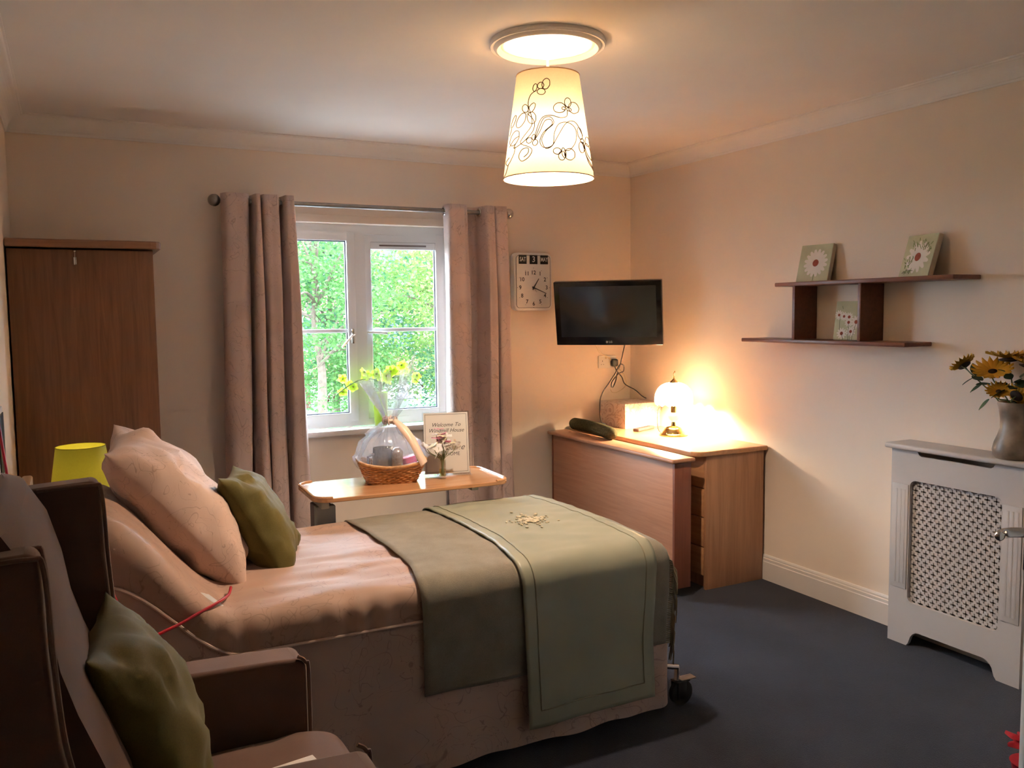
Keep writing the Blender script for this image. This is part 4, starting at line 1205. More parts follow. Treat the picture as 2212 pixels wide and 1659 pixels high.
text_mb('LG', 0.018, MTV @ Matrix.Translation((0.012, -TVH/2+0.022, 0.0126)), 0, 0.0003, 'CENTER', 0.0004).build('lettering', 'grey_metal', tv)
br = MB(); c0 = MTV @ Vector((0, 0, -0.075))
br.tube([c0, c0+Vector((0.12, 0.10, 0.0)), Vector((-0.05, -0.012, 1.50))], 0.018, 10)
br.box(-0.10, -0.0, -0.014, 0, 1.40, 1.60, 0.003)
br.build('wall_bracket', 'black_plastic', tv)

# ------------------------------------------------------------------ socket, plugs and cables
sk_ = thing('wall_socket', 'white double power socket under the television', 'socket', (-0.2, 0, 1.16))
MB().box(-0.274, -0.128, -0.012, 0, 1.160, 1.246, 0.004).build('face_plate', 'white_plastic', sk_)
MB().box(-0.222, -0.206, -0.016, -0.010, 1.225, 1.238, 0.002).box(-0.196, -0.180, -0.016, -0.010, 1.225, 1.238, 0.002).build('rocker_switches', 'cable_cream', sk_)
MB().box(-0.244, -0.241, -0.0135, -0.011, 1.205, 1.214).box(-0.254, -0.249, -0.0135, -0.011, 1.185, 1.188).box(-0.236, -0.231, -0.0135, -0.011, 1.185, 1.188).build('pin_holes', 'ink', sk_)
pl_ = thing('power_plug', 'black plug in the wall socket with its lead', 'plug', (-0.16, -0.03, 1.17))
MB().box(-0.181, -0.134, -0.052, -0.012, 1.170, 1.222, 0.012, 3).build('plug_body', 'black_rubber', pl_)
MB().tube(spline([(-0.158, -0.035, 1.175), (-0.150, -0.05, 1.14), (-0.13, -0.08, 1.10), (-0.115, -0.10, 1.05), (-0.06, -0.14, 1.01), (0.0-0.012, -0.16, 0.965), (-0.010, -0.2, 0.955)], 8), 0.0035, 8).build('lead', 'cable_black', pl_)
tvc = thing('tv_cable', 'black television lead hanging with a tied loop to a loose plug', 'cable', (-0.35, -0.3, 0.80))
A0 = MTV @ Vector((0.10, -TVH/2+0.02, -0.02))
pts = spline([Vector((-0.275, -0.34, 1.36)), Vector((-0.281, -0.33, 1.311)), Vector((-0.30, -0.33, 1.241)), Vector((-0.318, -0.33, 1.19)), Vector((-0.354, -0.33, 1.143)), Vector((-0.401, -0.33, 1.084)), Vector((-0.445, -0.33, 1.032)), Vector((-0.466, -0.33, 0.985)), Vector((-0.47, -0.33, 0.924)), Vector((-0.468, -0.33, 0.870)), Vector((-0.456, -0.33, 0.828))], 8)
MB().tube(pts, 0.0042, 8).build('lead', 'cable_black', tvc)
lo = spline([(-0.352, -0.335, 1.150), (-0.318, -0.335, 1.203), (-0.288, -0.335, 1.197), (-0.290, -0.335, 1.160), (-0.320, -0.335, 1.148), (-0.345, -0.335, 1.130), (-0.378, -0.335, 1.095), (-0.384, -0.335, 1.065), (-0.372, -0.335, 1.06), (-0.350, -0.335, 1.10), (-0.338, -0.335, 1.15)], 6)
MB().tube(lo, 0.0042, 8).build('tied_loop', 'cable_black', tvc)
MB().sphere((-0.450, -0.33, 0.806), 0.026, 14, 10, (1, 0.8, 0.9)).build('plug', 'black_rubber', tvc)
ac = MB().tube(spline([(-0.45, -0.25, 1.33), (-0.33, -0.12, 1.27), (-0.20, -0.03, 1.23), (-0.15, -0.04, 1.15), (-0.20, -0.05, 1.02), (-0.16, -0.05, 0.99), (-0.08, -0.05, 1.03), (-0.085, -0.05, 1.10), (-0.13, -0.04, 1.16)], 8), 0.0026, 6).build('aerial_cable', 'cable_cream')
tag(ac, 'thin cream cable looping below the wall socket', 'cable')

# ------------------------------------------------------------------ desk
dk = thing('desk', 'wooden desk with a drawer stack against the right wall', 'desk', (-0.27, -0.70, 0))
DT = 0.780
dp = []
for i in range(7):
    a = PI + PI/2*i/6
    dp.append((-0.45+0.07*math.cos(a), -1.295+0.07*math.sin(a)))
dp += [(-0.004, -1.365), (-0.004, -0.02), (-0.52, -0.02)]
MB().prism(dp, 'z', DT-0.028, DT).build('desktop', 'wood_desk_y', dk, None, 0.006)
MB().box(-0.437, -0.022, -1.350, -1.332, 0, DT-0.028, 0.001).build('side_panel', 'wood_desk', dk)
MB().box(-0.437, -0.022, -0.06, -0.042, 0, DT-0.028, 0.001).build('side_panel', 'wood_desk', dk)
MB().box(-0.042, -0.024, -1.332, -0.06, 0.15, DT-0.028).build('back_panel', 'wood_desk', dk)
MB().box(-0.420, -0.045, -1.332, -0.92, 0.07, DT-0.03).build('drawer_carcass', 'wood_desk', dk)
MB().box(-0.405, -0.06, -1.332, -0.92, 0, 0.07).build('plinth', 'wood_desk', dk)
zs = [0.075, 0.238, 0.405, 0.568, 0.748]
for a, b in zip(zs, zs[1:]):
    d_ = MB().box(-0.440, -0.421, -1.331, -0.915, a+0.003, b-0.003, 0.003).build('drawer_front', 'wood_desk_y', dk)
    MB().tube([(-0.440, -1.17, (a+b)/2), (-0.462, -1.17, (a+b)/2), (-0.462, -1.07, (a+b)/2), (-0.440, -1.07, (a+b)/2)], 0.005, 8).build('handle', 'steel', d_)

# ------------------------------------------------------------------ low panel unit in front of the desk
pu = thing('panel_unit', 'long low wooden panel unit with overhanging top before the desk', 'panel unit', (-0.63, -0.73, 0))
MB().box(-0.685, -0.682+0.018, -1.372, -0.085, 0.055, 0.742, 0.001).build('front_panel', 'wood_slab', pu)
for y in (-1.385, -0.085):
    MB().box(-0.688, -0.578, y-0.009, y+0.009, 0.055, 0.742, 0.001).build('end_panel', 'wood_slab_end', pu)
MB().box(-0.60, -0.582, -1.376, -0.094, 0.055, 0.742, 0.001).build('rear_panel', 'wood_slab', pu)
MB().box(-0.716, -0.560, -1.412, -0.060, 0.742, 0.765, 0.009, 3).build('top', 'wood_slab', pu)
for y in (-1.30, -0.17):
    MB().lathe([(0, 0), (0.022, 0), (0.022, 0.058), (0, 0.058)], (-0.632, y, 0), 14).build('foot', 'black_rubber', pu)
for y in (-1.25, -0.20):
    MB().lathe([(0, 0), (0.010, 0), (0.010, 0.0015), (0, 0.002)], (-0.62, y, 0.7648), 14).build('screw_cap', 'wood_slab_end', pu)

# ------------------------------------------------------------------ things on the desk
bxr = thing('storage_box', 'cream scroll-patterned lidded storage box on the desk corner', 'box', (-0.155, -0.225, DT))
MB().box(-0.298, -0.018, -0.368, -0.085, DT, DT+0.150, 0.002).build('body', 'damask', bxr)
MB().box(-0.303, -0.013, -0.373, -0.080, DT+0.095, DT+0.165, 0.003).build('lid', 'damask', bxr)
rm = Matrix.Translation((-0.185, -0.455, DT+0.011)) @ Matrix.Rotation(R(24), 4, 'Z')
rmt = thing('remote_control', 'dark remote control lying beside the table lamp', 'remote', (-0.185, -0.455, DT))
MB().box(-0.145, 0.06, -0.022, 0.022, -0.0105, 0.010, 0.005, 2, rm).build('case', 'remote_plastic', rmt)
rbt = MB()
for i in range(8):
    for j in range(3):
        rbt.box(-0.125+i*0.021, -0.125+i*0.021+0.010, -0.015+j*0.011, -0.015+j*0.011+0.007, 0.009, 0.0115, 0.001, 1, rm)
rbt.build('buttons', 'ink', rmt)
# green plush roll
gr = MB()
p0, p1 = Vector((-0.565, -0.13, 0.812)), Vector((-0.590, -0.68, 0.800))
N = 26
ptsr = []; rs = []
for i in range(N+1):
    t = i/N
    p = p0.lerp(p1, t); p.z += 0.010*math.sin(PI*t)
    ptsr.append(p)
    e_ = min(t, 1-t)*2
    rs.append(max(0.004, 0.040*min(1, math.sqrt(max(0, 1-(1-min(1, e_*5))**2)))))
gr.tube(ptsr, 0.03, 16, True, rs)
gro = gr.build('plush_roll', 'green_plush'); tag(gro, 'dark green fuzzy roll lying along the panel unit top', 'bolster')
# table lamp
LB = Vector((-0.203, -0.756, DT))
tlp = thing('table_lamp', 'brass table lamp with glowing white glass dome on the desk', 'lamp', LB)
MB().lathe([(0, 0), (0.086, 0), (0.088, 0.006), (0.084, 0.012), (0.073, 0.016), (0.071, 0.024), (0.062, 0.032), (0.058, 0.042), (0.044, 0.052), (0.018, 0.058), (0.014, 0.075), (0.012, 0.085)], LB, 40).build('base', 'brass', tlp)
MB().lathe([(0.012, 0.084), (0.018, 0.088), (0.034, 0.104), (0.038, 0.118), (0.034, 0.130), (0.018, 0.140), (0.013, 0.142)], LB, 32).build('stem_globe', 'opal_glass', tlp)
MB().lathe([(0.014, 0.14), (0.018, 0.144), (0.018, 0.182), (0.013, 0.188), (0.013, 0.21), (0, 0.21)], LB, 24).build('lamp_holder', 'brass', tlp)
dm = []
for i in range(13):
    a = PI/2*i/12
    dm.append((0.024+0.092*math.sin(a), 0.235+0.093*math.cos(a)))
dm += [(0.117, 0.215), (0.112, 0.20)]
def dome(u, w):
    i = w*(len(dm)-1); k = min(int(i), len(dm)-2); f = i-k
    r = dm[k][0]*(1-f)+dm[k+1][0]*f; z = dm[k][1]*(1-f)+dm[k+1][1]*f
    a = 2*PI*u
    r *= 1+0.03*w*w*math.cos(a*14)
    z -= 0.006*w**4*(1-math.cos(a*14))
    return LB+Vector((r*math.cos(a), r*math.sin(a), z))
MB().grid(dome, 112, 24, True).build('glass_shade', 'opal_glass', tlp)
MB().lathe([(0.026, 0.326), (0.024, 0.334), (0.012, 0.345), (0.005, 0.352), (0.004, 0.362), (0.007, 0.366), (0, 0.370)], LB, 24).tube(spline([LB+Vector(p) for p in [(0, 0, 0.365), (-0.004, 0, 0.38), (0.003, 0, 0.395), (0.008, 0, 0.40), (0.008, 0, 0.388)]], 5), 0.0016, 6).build('finial', 'brass', tlp)
MB().sphere(LB+Vector((0, 0, 0.24)), 0.026, 10, 6, (1, 1, 1.2)).build('bulb', 'bulb_table', tlp)
MB().tube(spline([LB+Vector(p) for p in [(-0.04, 0.055, 0.006), (-0.06, 0.075, 0.03), (-0.065, 0.08, 0.10), (-0.055, 0.075, 0.17), (-0.02, 0.03, 0.195)]], 6), 0.0022, 6).build('flex', 'cable_black', tlp)

# ------------------------------------------------------------------ bedside cabinet and lime lamp
bc = thing('bedside_cabinet', 'wooden bedside cabinet between the wardrobe and the bed head', 'cabinet', (-3.50, -0.99, 0))
MB().box(-3.72, -3.30, -1.18, -0.80, 0, 0.62, 0.003).build('body', 'wood_desk', bc)
MB().box(-3.735, -3.285, -1.195, -0.79, 0.62, 0.645, 0.006).build('top', 'wood_desk', bc)
for z in (0.33, 0.05):
    d_ = MB().box(-3.299, -3.282, -1.17, -0.81, z, z+0.26, 0.003).build('drawer_front', 'wood_desk', bc)
    MB().sphere((-3.272, -0.99, z+0.13), 0.012, 10, 8).build('knob', 'steel', d_)
GL = Vector((-3.50, -0.98, 0.645))
gl_ = thing('bedside_lamp', 'small lamp with a glowing lime green shade behind the armchair', 'lamp', GL)
MB().lathe([(0, 0), (0.055, 0), (0.058, 0.008), (0.03, 0.02), (0.014, 0.04), (0.012, 0.11), (0.022, 0.13), (0.012, 0.15), (0.010, 0.19), (0, 0.19)], GL, 28).build('base', 'steel', gl_)
sr0, sr1, sz0, sz1 = 0.122, 0.096, 0.185, 0.362
lsh = MB().lathe([(sr0+(sr1-sr0)*k/8, sz0+(sz1-sz0)*k/8) for k in range(9)], GL, 48).build('lampshade', 'lime_shade', gl_)
for r, z in ((sr0, sz0), (sr1, sz1)):
    MB().tube([GL+Vector((r*math.cos(2*PI*k/48), r*math.sin(2*PI*k/48), z)) for k in range(49)], 0.002, 6, False).build('rim_binding', 'lime_shade', lsh)
MB().sphere(GL+Vector((0, 0, 0.245)), 0.024, 10, 6, (1, 1, 1.3)).build('bulb', 'bulb_green', gl_)

# ------------------------------------------------------------------ left wall panel and red call cord
wp = thing('wall_panel', 'narrow dark wall panel with a cream edge above the headboard', 'wall panel', (-3.755, -1.55, 0.985))
MB().box(-3.760, -3.748, -1.70, -1.44, 0.99, 1.235, 0.002).build('frame', 'clock_face', wp)
MB().box(-3.749, -3.744, -1.68, -1.46, 1.01, 1.215, 0.001).build('inset', 'black_plastic', wp)
cc = spline([(-3.752, -1.75, 1.34), (-3.742, -1.75, 1.22), (-3.728, -1.75, 1.06), (-3.716, -1.77, 0.99), (-3.66, -1.95, 0.985), (-3.52, -2.30, 1.01), (-3.48, -2.45, 0.94), (-3.44, -2.50, 0.78), (-3.38, -2.505, 0.672), (-3.30, -2.48, 0.672), (-3.22, -2.44, 0.690), (-3.16, -2.40, 0.700), (-3.12, -2.32, 0.692), (-3.10, -2.24, 0.690)], 8)
cd = MB().tube(cc, 0.0045, 8)
cdo = cd.build('call_cord', 'red_cord'); tag(cdo, 'red nurse-call cord trailing across the pink bedspread', 'cord')

# ------------------------------------------------------------------ wall shelf and canvases
ws = thing('wall_shelf', 'reddish wooden two-tier wall shelf with two uprights', 'shelf', (0, -1.95, 1.37))
ZA, ZB = 1.684, 1.388
MB().box(-0.185, -0.001, -2.625, -1.585, ZA-0.012, ZA+0.008, 0.004).build('upper_board', 'wood_shelf', ws)
MB().box(-0.185, -0.001, -2.395, -1.335, ZB-0.012, ZB+0.008, 0.004).build('lower_board', 'wood_shelf', ws)
for y in (-1.697, -2.117):
    MB().box(-0.160, -0.001, y-0.009, y+0.009, ZB+0.008, ZA-0.012, 0.001).build('upright', 'wood_shelf', ws)
def canvas(label, yc, w, h, z0, xb, lean, kind, twist=0.0):
    # y axis of the picture: right is -y seen from the room
    xr = Vector((math.sin(twist), -math.cos(twist), 0)); nn0 = Vector((-math.cos(twist), -math.sin(twist), 0))
    up = Vector((-nn0.x*math.sin(lean), -nn0.y*math.sin(lean), math.cos(lean)))
    nn = up.cross(xr)
    if nn.dot(nn0) < 0: nn = -nn
    Mc = frame((xb, yc, z0+0.0005), xr, up, nn)
    t = thing('canvas_picture', label, 'picture', (xb, yc, z0), 'daisy canvases on the wall shelf')
    MB().box(-w/2, w/2, 0, h, -0.026, 0, 0.002, 1, Mc).build('stretcher', 'canvas_edge', t)
    ca = MB().box(-w/2+0.001, w/2-0.001, 0.001, h-0.001, 0, 0.0008, 0, 1, Mc).build('painted_front', 'canvas_green', t)
    def daisy(cx, cy, r, n, pet, heart, hr):
        mb = MB()
        for k in range(n):
            a = 2*PI*k/n+0.2; wd = r*0.17
            V = [(0.25*r, -wd*0.5), (0.62*r, -wd), (0.95*r, -wd*0.5), (r, 0), (0.95*r, wd*0.5), (0.62*r, wd), (0.25*r, wd*0.5)]
            mb.add([Mc @ Vector((cx+x*math.cos(a)-y*math.sin(a), cy+x*math.sin(a)+y*math.cos(a), 0.0012+0.0001*(k % 2))) for x, y in V], [tuple(range(7))], False)
        mb.build('painted_petals', pet, ca)
        h2 = MB(); h2.add([Mc @ Vector((cx+hr*math.cos(2*PI*i/14), cy+hr*math.sin(2*PI*i/14), 0.0016)) for i in range(14)], [tuple(range(14))], False)
        h2.build('painted_heart', heart, ca)
    def strokes(mat, paths, r):
        mb = MB()
        for P_ in paths: mb.tube([Mc @ Vector((x, y, 0.0012)) for x, y in P_], r, 4)
        mb.build('painted_stems', mat, ca)
    if kind == 0:
        daisy(0.008, h*0.50, 0.075, 16, 'paint_white', 'paint_red', 0.019)
        strokes('paint_leaf', [[(0.006, 0.004), (0.008, h*0.2)]], 0.0012)
    elif kind == 1:
        daisy(0.0, h*0.47, 0.078, 13, 'paint_white', 'paint_red', 0.020)
        strokes('paint_leaf', [[(rnd.uniform(-w/2, w/2)*0.85, rnd.uniform(0.01, h-0.01)) for _ in range(2)] if False else [(x, y), (x+rnd.uniform(-0.014, 0.014), y+rnd.uniform(0.006, 0.018))] for x, y in [(rnd.uniform(-0.085, -0.03), rnd.uniform(0.01, 0.09)) for _ in range(26)] + [(rnd.uniform(-0.06, 0.08), rnd.uniform(0.12, 0.175)) for _ in range(22)]], 0.002)
        strokes('paint_dark', [[(-0.08, 0.02), (-0.05, 0.035), (-0.01, 0.03)], [(0.03, 0.14), (0.05, 0.16)], [(0.06, 0.11), (0.07, 0.13)]], 0.0012)
    else:
        for cx, cy, r, hr in ((-0.065, 0.125, 0.026, 0.007), (-0.035, 0.118, 0.024, 0.007), (-0.005, 0.115, 0.024, 0.008), (-0.005, 0.088, 0.024, 0.008), (0.038, 0.090, 0.034, 0.010), (-0.04, 0.032, 0.030, 0.009), (0.012, 0.042, 0.028, 0.008)):
            daisy(cx, cy, r, 11, 'paint_white', 'paint_red', hr)
        strokes('paint_dark', [[(-0.05, 0.17), (-0.045, 0.155)], [(-0.03, 0.0), (-0.04, 0.03)], [(0.0, 0.0), (-0.005, 0.08)], [(0.02, 0.0), (0.038, 0.085)], [(0.01, 0.0), (0.012, 0.04)], [(-0.055, 0.05), (-0.06, 0.12)]], 0.0011)
canvas('square canvas with one white daisy, left on the upper shelf', -1.742, 0.200, 0.200, ZA+0.008, -0.085, R(14), 0, R(4))
canvas('square canvas with a daisy amid leaves, right on the upper shelf', -2.352, 0.200, 0.200, ZA+0.008, -0.090, R(16), 1, R(-14))
canvas('small canvas of many white daisies between the shelf uprights', -1.965, 0.175, 0.195, ZB+0.008, -0.06, R(8), 2, R(5))

# ------------------------------------------------------------------ radiator cover
rc = thing('radiator_cover', 'white radiator cover with a lattice grille on the right wall', 'radiator cover', (-0.08, -2.63, 0))
RX, RY0, RY1, RZ = -0.150, -2.315, -2.950, 0.910
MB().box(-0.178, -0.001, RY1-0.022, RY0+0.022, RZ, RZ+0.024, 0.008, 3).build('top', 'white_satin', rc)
for y in (RY0, RY1+0.016):
    MB().box(RX+0.018, -0.019, y-0.016, y, 0, RZ).build('side_panel', 'white_satin', rc)
# front frame with grille opening, top slot and foot cut-out: built from strips
GY0, GY1, GZ0, GZ1 = -2.415, -2.852, 0.205, 0.772
fp = MB()
xa, xb = RX, RX+0.018
fp.box(xa, xb, GY0, RY0, 0.0, RZ).box(xa, xb, RY1, GY1, 0.0, RZ)
def cut_strip(z_lo, z_hi, y0, y1, cut, upper):
    """strip between y0>y1; `cut` gives the varying edge"""
    n = 40
    for i in range(n):
        ya = y0+(y1-y0)*i/n; yb = y0+(y1-y0)*(i+1)/n
        if upper: fp.add([(xa, ya, z_lo), (xa, yb, z_lo), (xa, yb, cut(yb)), (xa, ya, cut(ya)), (xb, ya, z_lo), (xb, yb, z_lo), (xb, yb, cut(yb)), (xb, ya, cut(ya))], [(0, 1, 2, 3), (7, 6, 5, 4), (0, 4, 5, 1), (2, 6, 7, 3)], False)
        else: fp.add([(xa, ya, cut(ya)), (xa, yb, cut(yb)), (xa, yb, z_hi), (xa, ya, z_hi), (xb, ya, cut(ya)), (xb, yb, cut(yb)), (xb, yb, z_hi), (xb, ya, z_hi)], [(0, 1, 2, 3), (7, 6, 5, 4), (0, 4, 5, 1), (2, 6, 7, 3)], False)
def slot(y):
    d = min(GY0-0.03-y, y-(GY1+0.03))
    return RZ-0.024*smooth01(d/0.02) if d > 0 else RZ
cut_strip(GZ1, RZ, GY0, GY1, slot, True)
def foot(y):
    d = min(GY0-0.01-y, y-(GY1+0.01))
    return 0.0 if d <= 0 else 0.075*math.sqrt(max(0, 1-(1-min(1, d/0.055))**2))
cut_strip(0, GZ0, GY0, GY1, foot, False)
# rounded inner corners of the opening
for sy, cy_ in ((1, GY0), (-1, GY1)):
    for sz, cz in ((1, GZ1), (-1, GZ0)):
        rr = 0.03; pts = [(cy_, cz)]
        for i in range(7):
            a = PI/2*i/6
            pts.append((cy_-sy*rr+sy*rr*math.cos(a), cz-sz*rr+sz*rr*math.sin(a)))
        fp.prism(pts, 'x', xa, xb)
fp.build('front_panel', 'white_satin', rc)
for y0, y1 in ((RY0-0.010, GY0+0.006), (GY1-0.006, RY1+0.010)):
    w = y0-y1
    pil = MB().box(xa-0.004, xa+0.002, y1, y0, 0.262, 0.748, 0.001).build('pilaster', 'white_satin', rc)
    for k in range(3):
        yy = y1+w*(k+1)/4
        MB().box(xa-0.0050, xa-0.003, yy-0.007, yy+0.007, 0.285, 0.725, 0.002).build('reed', 'white_satin', pil)
gm = MB()
pitch = 0.043
xg0, xg1 = RX+0.019, RX+0.022
hw_ = 0.0047
def clip_strip(cy_, cz, dy, dz):
    """clip an infinite line to the opening rectangle, return t range"""
    t0, t1 = -9, 9
    for c, d, lo_, hi_ in ((cy_, dy, GY1-0.008, GY0+0.008), (cz, dz, GZ0-0.008, GZ1+0.008)):
        a, b = (lo_-c)/d, (hi_-c)/d
        if a > b: a, b = b, a
        t0, t1 = max(t0, a), min(t1, b)
    return t0, t1
s2 = math.sqrt(0.5)
ay = pitch*0.94/2; az = pitch/2
ln_ = math.hypot(ay, az)
for sgn in (1, -1):
    dy, dz = ay/ln_*sgn, az/ln_
    for k in range(-40, 41):
        cy_, cz = (GY0+GY1)/2 + k*pitch*0.94, (GZ0+GZ1)/2
        t0, t1 = clip_strip(cy_, cz, dy, dz)
        if t1-t0 < 0.004: continue
        ny, nz = -dz, dy
        V = []
        for t in (t0, t1):
            for s in (-1, 1):
                V.append((cy_+dy*t+ny*hw_*s, cz+dz*t+nz*hw_*s))
        q = [V[0], V[1], V[3], V[2]]
        off = 0.0006*(sgn > 0)
        gm.add([(xg0-off, *p) for p in q]+[(xg1-off, *p) for p in q], [(0, 1, 2, 3), (7, 6, 5, 4), (0, 4, 5, 1), (1, 5, 6, 2), (2, 6, 7, 3), (3, 7, 4, 0)], False)
        # nibs half way along every hole side: holes become four-pointed stars
        m0 = math.ceil((t0)/ln_); m1 = math.floor(t1/ln_)
        for m in range(m0, m1+1):
            if m % 1 == 0:
                t = (m+0.5)*ln_
                if t > t1-0.003 or t < t0+0.003: continue
                py_, pz_ = cy_+dy*t, cz+dz*t
                q = [(py_+dy*a*0.0042+ny*b*0.0092, pz_+dz*a*0.0042+nz*b*0.0092) for a, b in ((-1, -1), (1, -1), (1, 1), (-1, 1))]
                gm.add([(xg0-0.0002, *p) for p in q]+[(xg1-0.0002, *p) for p in q], [(0, 1, 2, 3), (7, 6, 5, 4), (0, 4, 5, 1), (1, 5, 6, 2), (2, 6, 7, 3), (3, 7, 4, 0)], False)
gm.build('grille', 'white_satin', rc, 'pierced lattice grille')
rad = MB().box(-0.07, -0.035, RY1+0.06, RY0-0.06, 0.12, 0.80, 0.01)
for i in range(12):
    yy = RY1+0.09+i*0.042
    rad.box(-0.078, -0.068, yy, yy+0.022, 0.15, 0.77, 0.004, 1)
rd = rad.build('radiator', 'shaded_radiator'); tag(rd, 'white panel radiator behind the lattice grille', 'radiator')
MB().box(-0.036, -0.0185, RY1+0.15, RY1+0.18, 0.2, 0.7).box(-0.036, -0.0185, RY0-0.18, RY0-0.15, 0.2, 0.7).build('wall_bracket', 'white_satin', rd)

# ------------------------------------------------------------------ vase of sunflowers
SV = Vector((-0.10, -2.868, RZ+0.024))
sv = thing('sunflower_vase', 'mottled grey-brown vase of artificial sunflowers on the radiator cover', 'vase', SV)
prof = [(0, 0), (0.072, 0), (0.082, 0.010), (0.086, 0.035), (0.080, 0.065), (0.068, 0.095), (0.060, 0.125), (0.060, 0.16), (0.066, 0.20), (0.072, 0.225), (0.070, 0.232), (0.062, 0.228), (0.054, 0.19), (0.050, 0.13), (0.055, 0.08), (0, 0.06)]
MB().lathe(prof, SV, 40).build('body', 'stone_vase', sv)
heads = [(-0.01, 0.232, 0.370, R(0), R(42), 0.056), (0.01, 0.045, 0.405, R(0), R(3), 0.088), (-0.045, 0.080, 0.350, R(-65), R(-32), 0.078), (0.0, -0.045, 0.380, R(20), R(-14), 0.080), (-0.055, 0.045, 0.272, R(-60), R(-40), 0.050), (-0.055, -0.03, 0.262, R(-90), R(60), 0.052), (0.02, -0.12, 0.375, R(90), R(15), 0.080)]
sst = MB()
sfm = data_mesh(blossom(1.0, 17, -0.05, 0.19, 4), 'sunflower_petal')
shm = data_mesh(MB().lathe([(0, 0.13), (0.16, 0.12), (0.24, 0.06), (0.50, 0.0), (0.46, -0.06), (0.2, -0.13), (0, -0.16)], (0, 0, 0), 18), 'sunflower_heart')
for k, (dx, dy, dz, az_, tl_, r) in enumerate(heads):
    tip = SV+Vector((dx, dy, dz))
    Mx = Matrix.Translation(tip) @ Matrix.Rotation(az_, 4, 'Z') @ Matrix.Rotation(-tl_, 4, 'X') @ Matrix.Scale(r, 4)
    hd = share(sfm, 'flower', sv, Mx)
    hh_ = bpy.data.objects.new('flower_heart', shm); COL.objects.link(hh_); hh_.parent = hd
    nrm = (Mx.to_3x3() @ Vector((0, 0, 1))).normalized()
    sst.tube(spline([SV+Vector((0.01*math.cos(k), 0.01*math.sin(k), 0.07)), SV+Vector((dx*0.3, dy*0.3, 0.22)), tip-nrm*0.04, tip], 5), 0.003, 6)
sst.build('stems', 'stem_green', sv)
def leaf_mesh(L, w):
    V = []; Fc = []
    n = 6
    for i in range(n+1):
        s = i/n
        ww = w*math.sin(PI*(0.06+0.94*s))**0.8*(1-0.15*s)
        for q in (-1, 0, 1): V.append((s*L, q*ww, -0.12*L*s*s + 0.12*w*abs(q)))
    for i in range(n):
        for q in (0, 1): Fc.append((i*3+q, i*3+q+1, (i+1)*3+q+1, (i+1)*3+q))
    return MB().add(V, Fc)
lfm = data_mesh(leaf_mesh(0.062, 0.019), 'leaf_dark')
LV = [(-0.02, 0.19, 0.335, 100, 40), (-0.02, 0.17, 0.33, 60, 60), (-0.03, 0.165, 0.325, 110, -30), (-0.02, 0.14, 0.31, 80, 20), (-0.03, 0.13, 0.30, 120, -35), (-0.03, 0.10, 0.235, 110, -45), (-0.04, 0.09, 0.30, 95, 0)]
for k in range(26):
    a = rnd.uniform(0, 2*PI); rr = rnd.uniform(0.02, 0.09)
    LV.append((rr*math.cos(a)*0.8, rr*math.sin(a), rnd.uniform(0.25, 0.345), math.degrees(a)+rnd.uniform(-30, 30), rnd.uniform(-35, 30)))
for dx, dy, dz, az_, el in LV:
    share(lfm, 'leaf', sv, Matrix.Translation(SV+Vector((dx, dy, dz))) @ Matrix.Rotation(R(az_), 4, 'Z') @ Matrix.Rotation(R(-el), 4, 'Y') @ Matrix.Rotation(rnd.uniform(-0.6, 0.6), 4, 'X'))

# ------------------------------------------------------------------ door leaf at the right edge and red flower by it
dr = sthing('door_1', (-1.72, -3.9, 0)); dr['label'] = 'pale painted door standing open at the right edge'
DE = Vector((-1.372, -3.715, 0)); dd = Vector((-0.846, -0.533, 0)).normalized()
dn_ = Vector((-dd.y, dd.x, 0))
if dn_.x > 0: dn_ = -dn_
DD = frame(DE, dd, dn_, (0, 0, 1)) if dd.cross(dn_).z > 0 else frame(DE, dd, dn_, (0, 0, 1))
MB().box(0, 0.80, -0.044, 0, 0.01, 2.03, 0.002, 1, DD).build('leaf', 'door_paint', dr)
hp = MB().box(0.045, 0.085, 0, 0.008, 0.90, 1.06, 0.003, 1, DD).build('handle_plate', 'steel', dr)
MB().tube(spline([DD @ Vector(p) for p in [(0.065, 0.004, 0.992), (0.066, 0.030, 0.990), (0.070, 0.048, 0.987), (0.082, 0.058, 0.985), (0.094, 0.060, 0.984)]], 6), 0.0125, 14).sphere(DD @ Vector((0.094, 0.060, 0.984)), 0.0124, 14, 10).build('handle', 'steel', dr)
RF = Vector((-0.805, -3.405, 0.0))
rf = thing('red_flower_pot', 'red silk flower in a small pot on the carpet by the door', 'plant', RF)
MB().lathe([(0, 0), (0.045, 0), (0.058, 0.07), (0.062, 0.075), (0.056, 0.075), (0, 0.065)], RF, 24).build('pot', 'red_petal', rf)
MB().tube([RF+Vector((0, 0, 0.06)), RF+Vector((0.005, 0, 0.12))], 0.004, 6).build('stem', 'stem_green', rf)
rfm = data_mesh(blossom(0.085, 7, 0.2, 0.30), 'red_petal')
for z, s, a in ((0.125, 1.0, 0), (0.135, 0.7, 0.5)):
    share(rfm, 'flower', rf, Matrix.Translation(RF+Vector((0.004, 0, z))) @ Matrix.Rotation(a, 4, 'Z') @ Matrix.Rotation(0.2, 4, 'X') @ Matrix.Scale(s, 4))

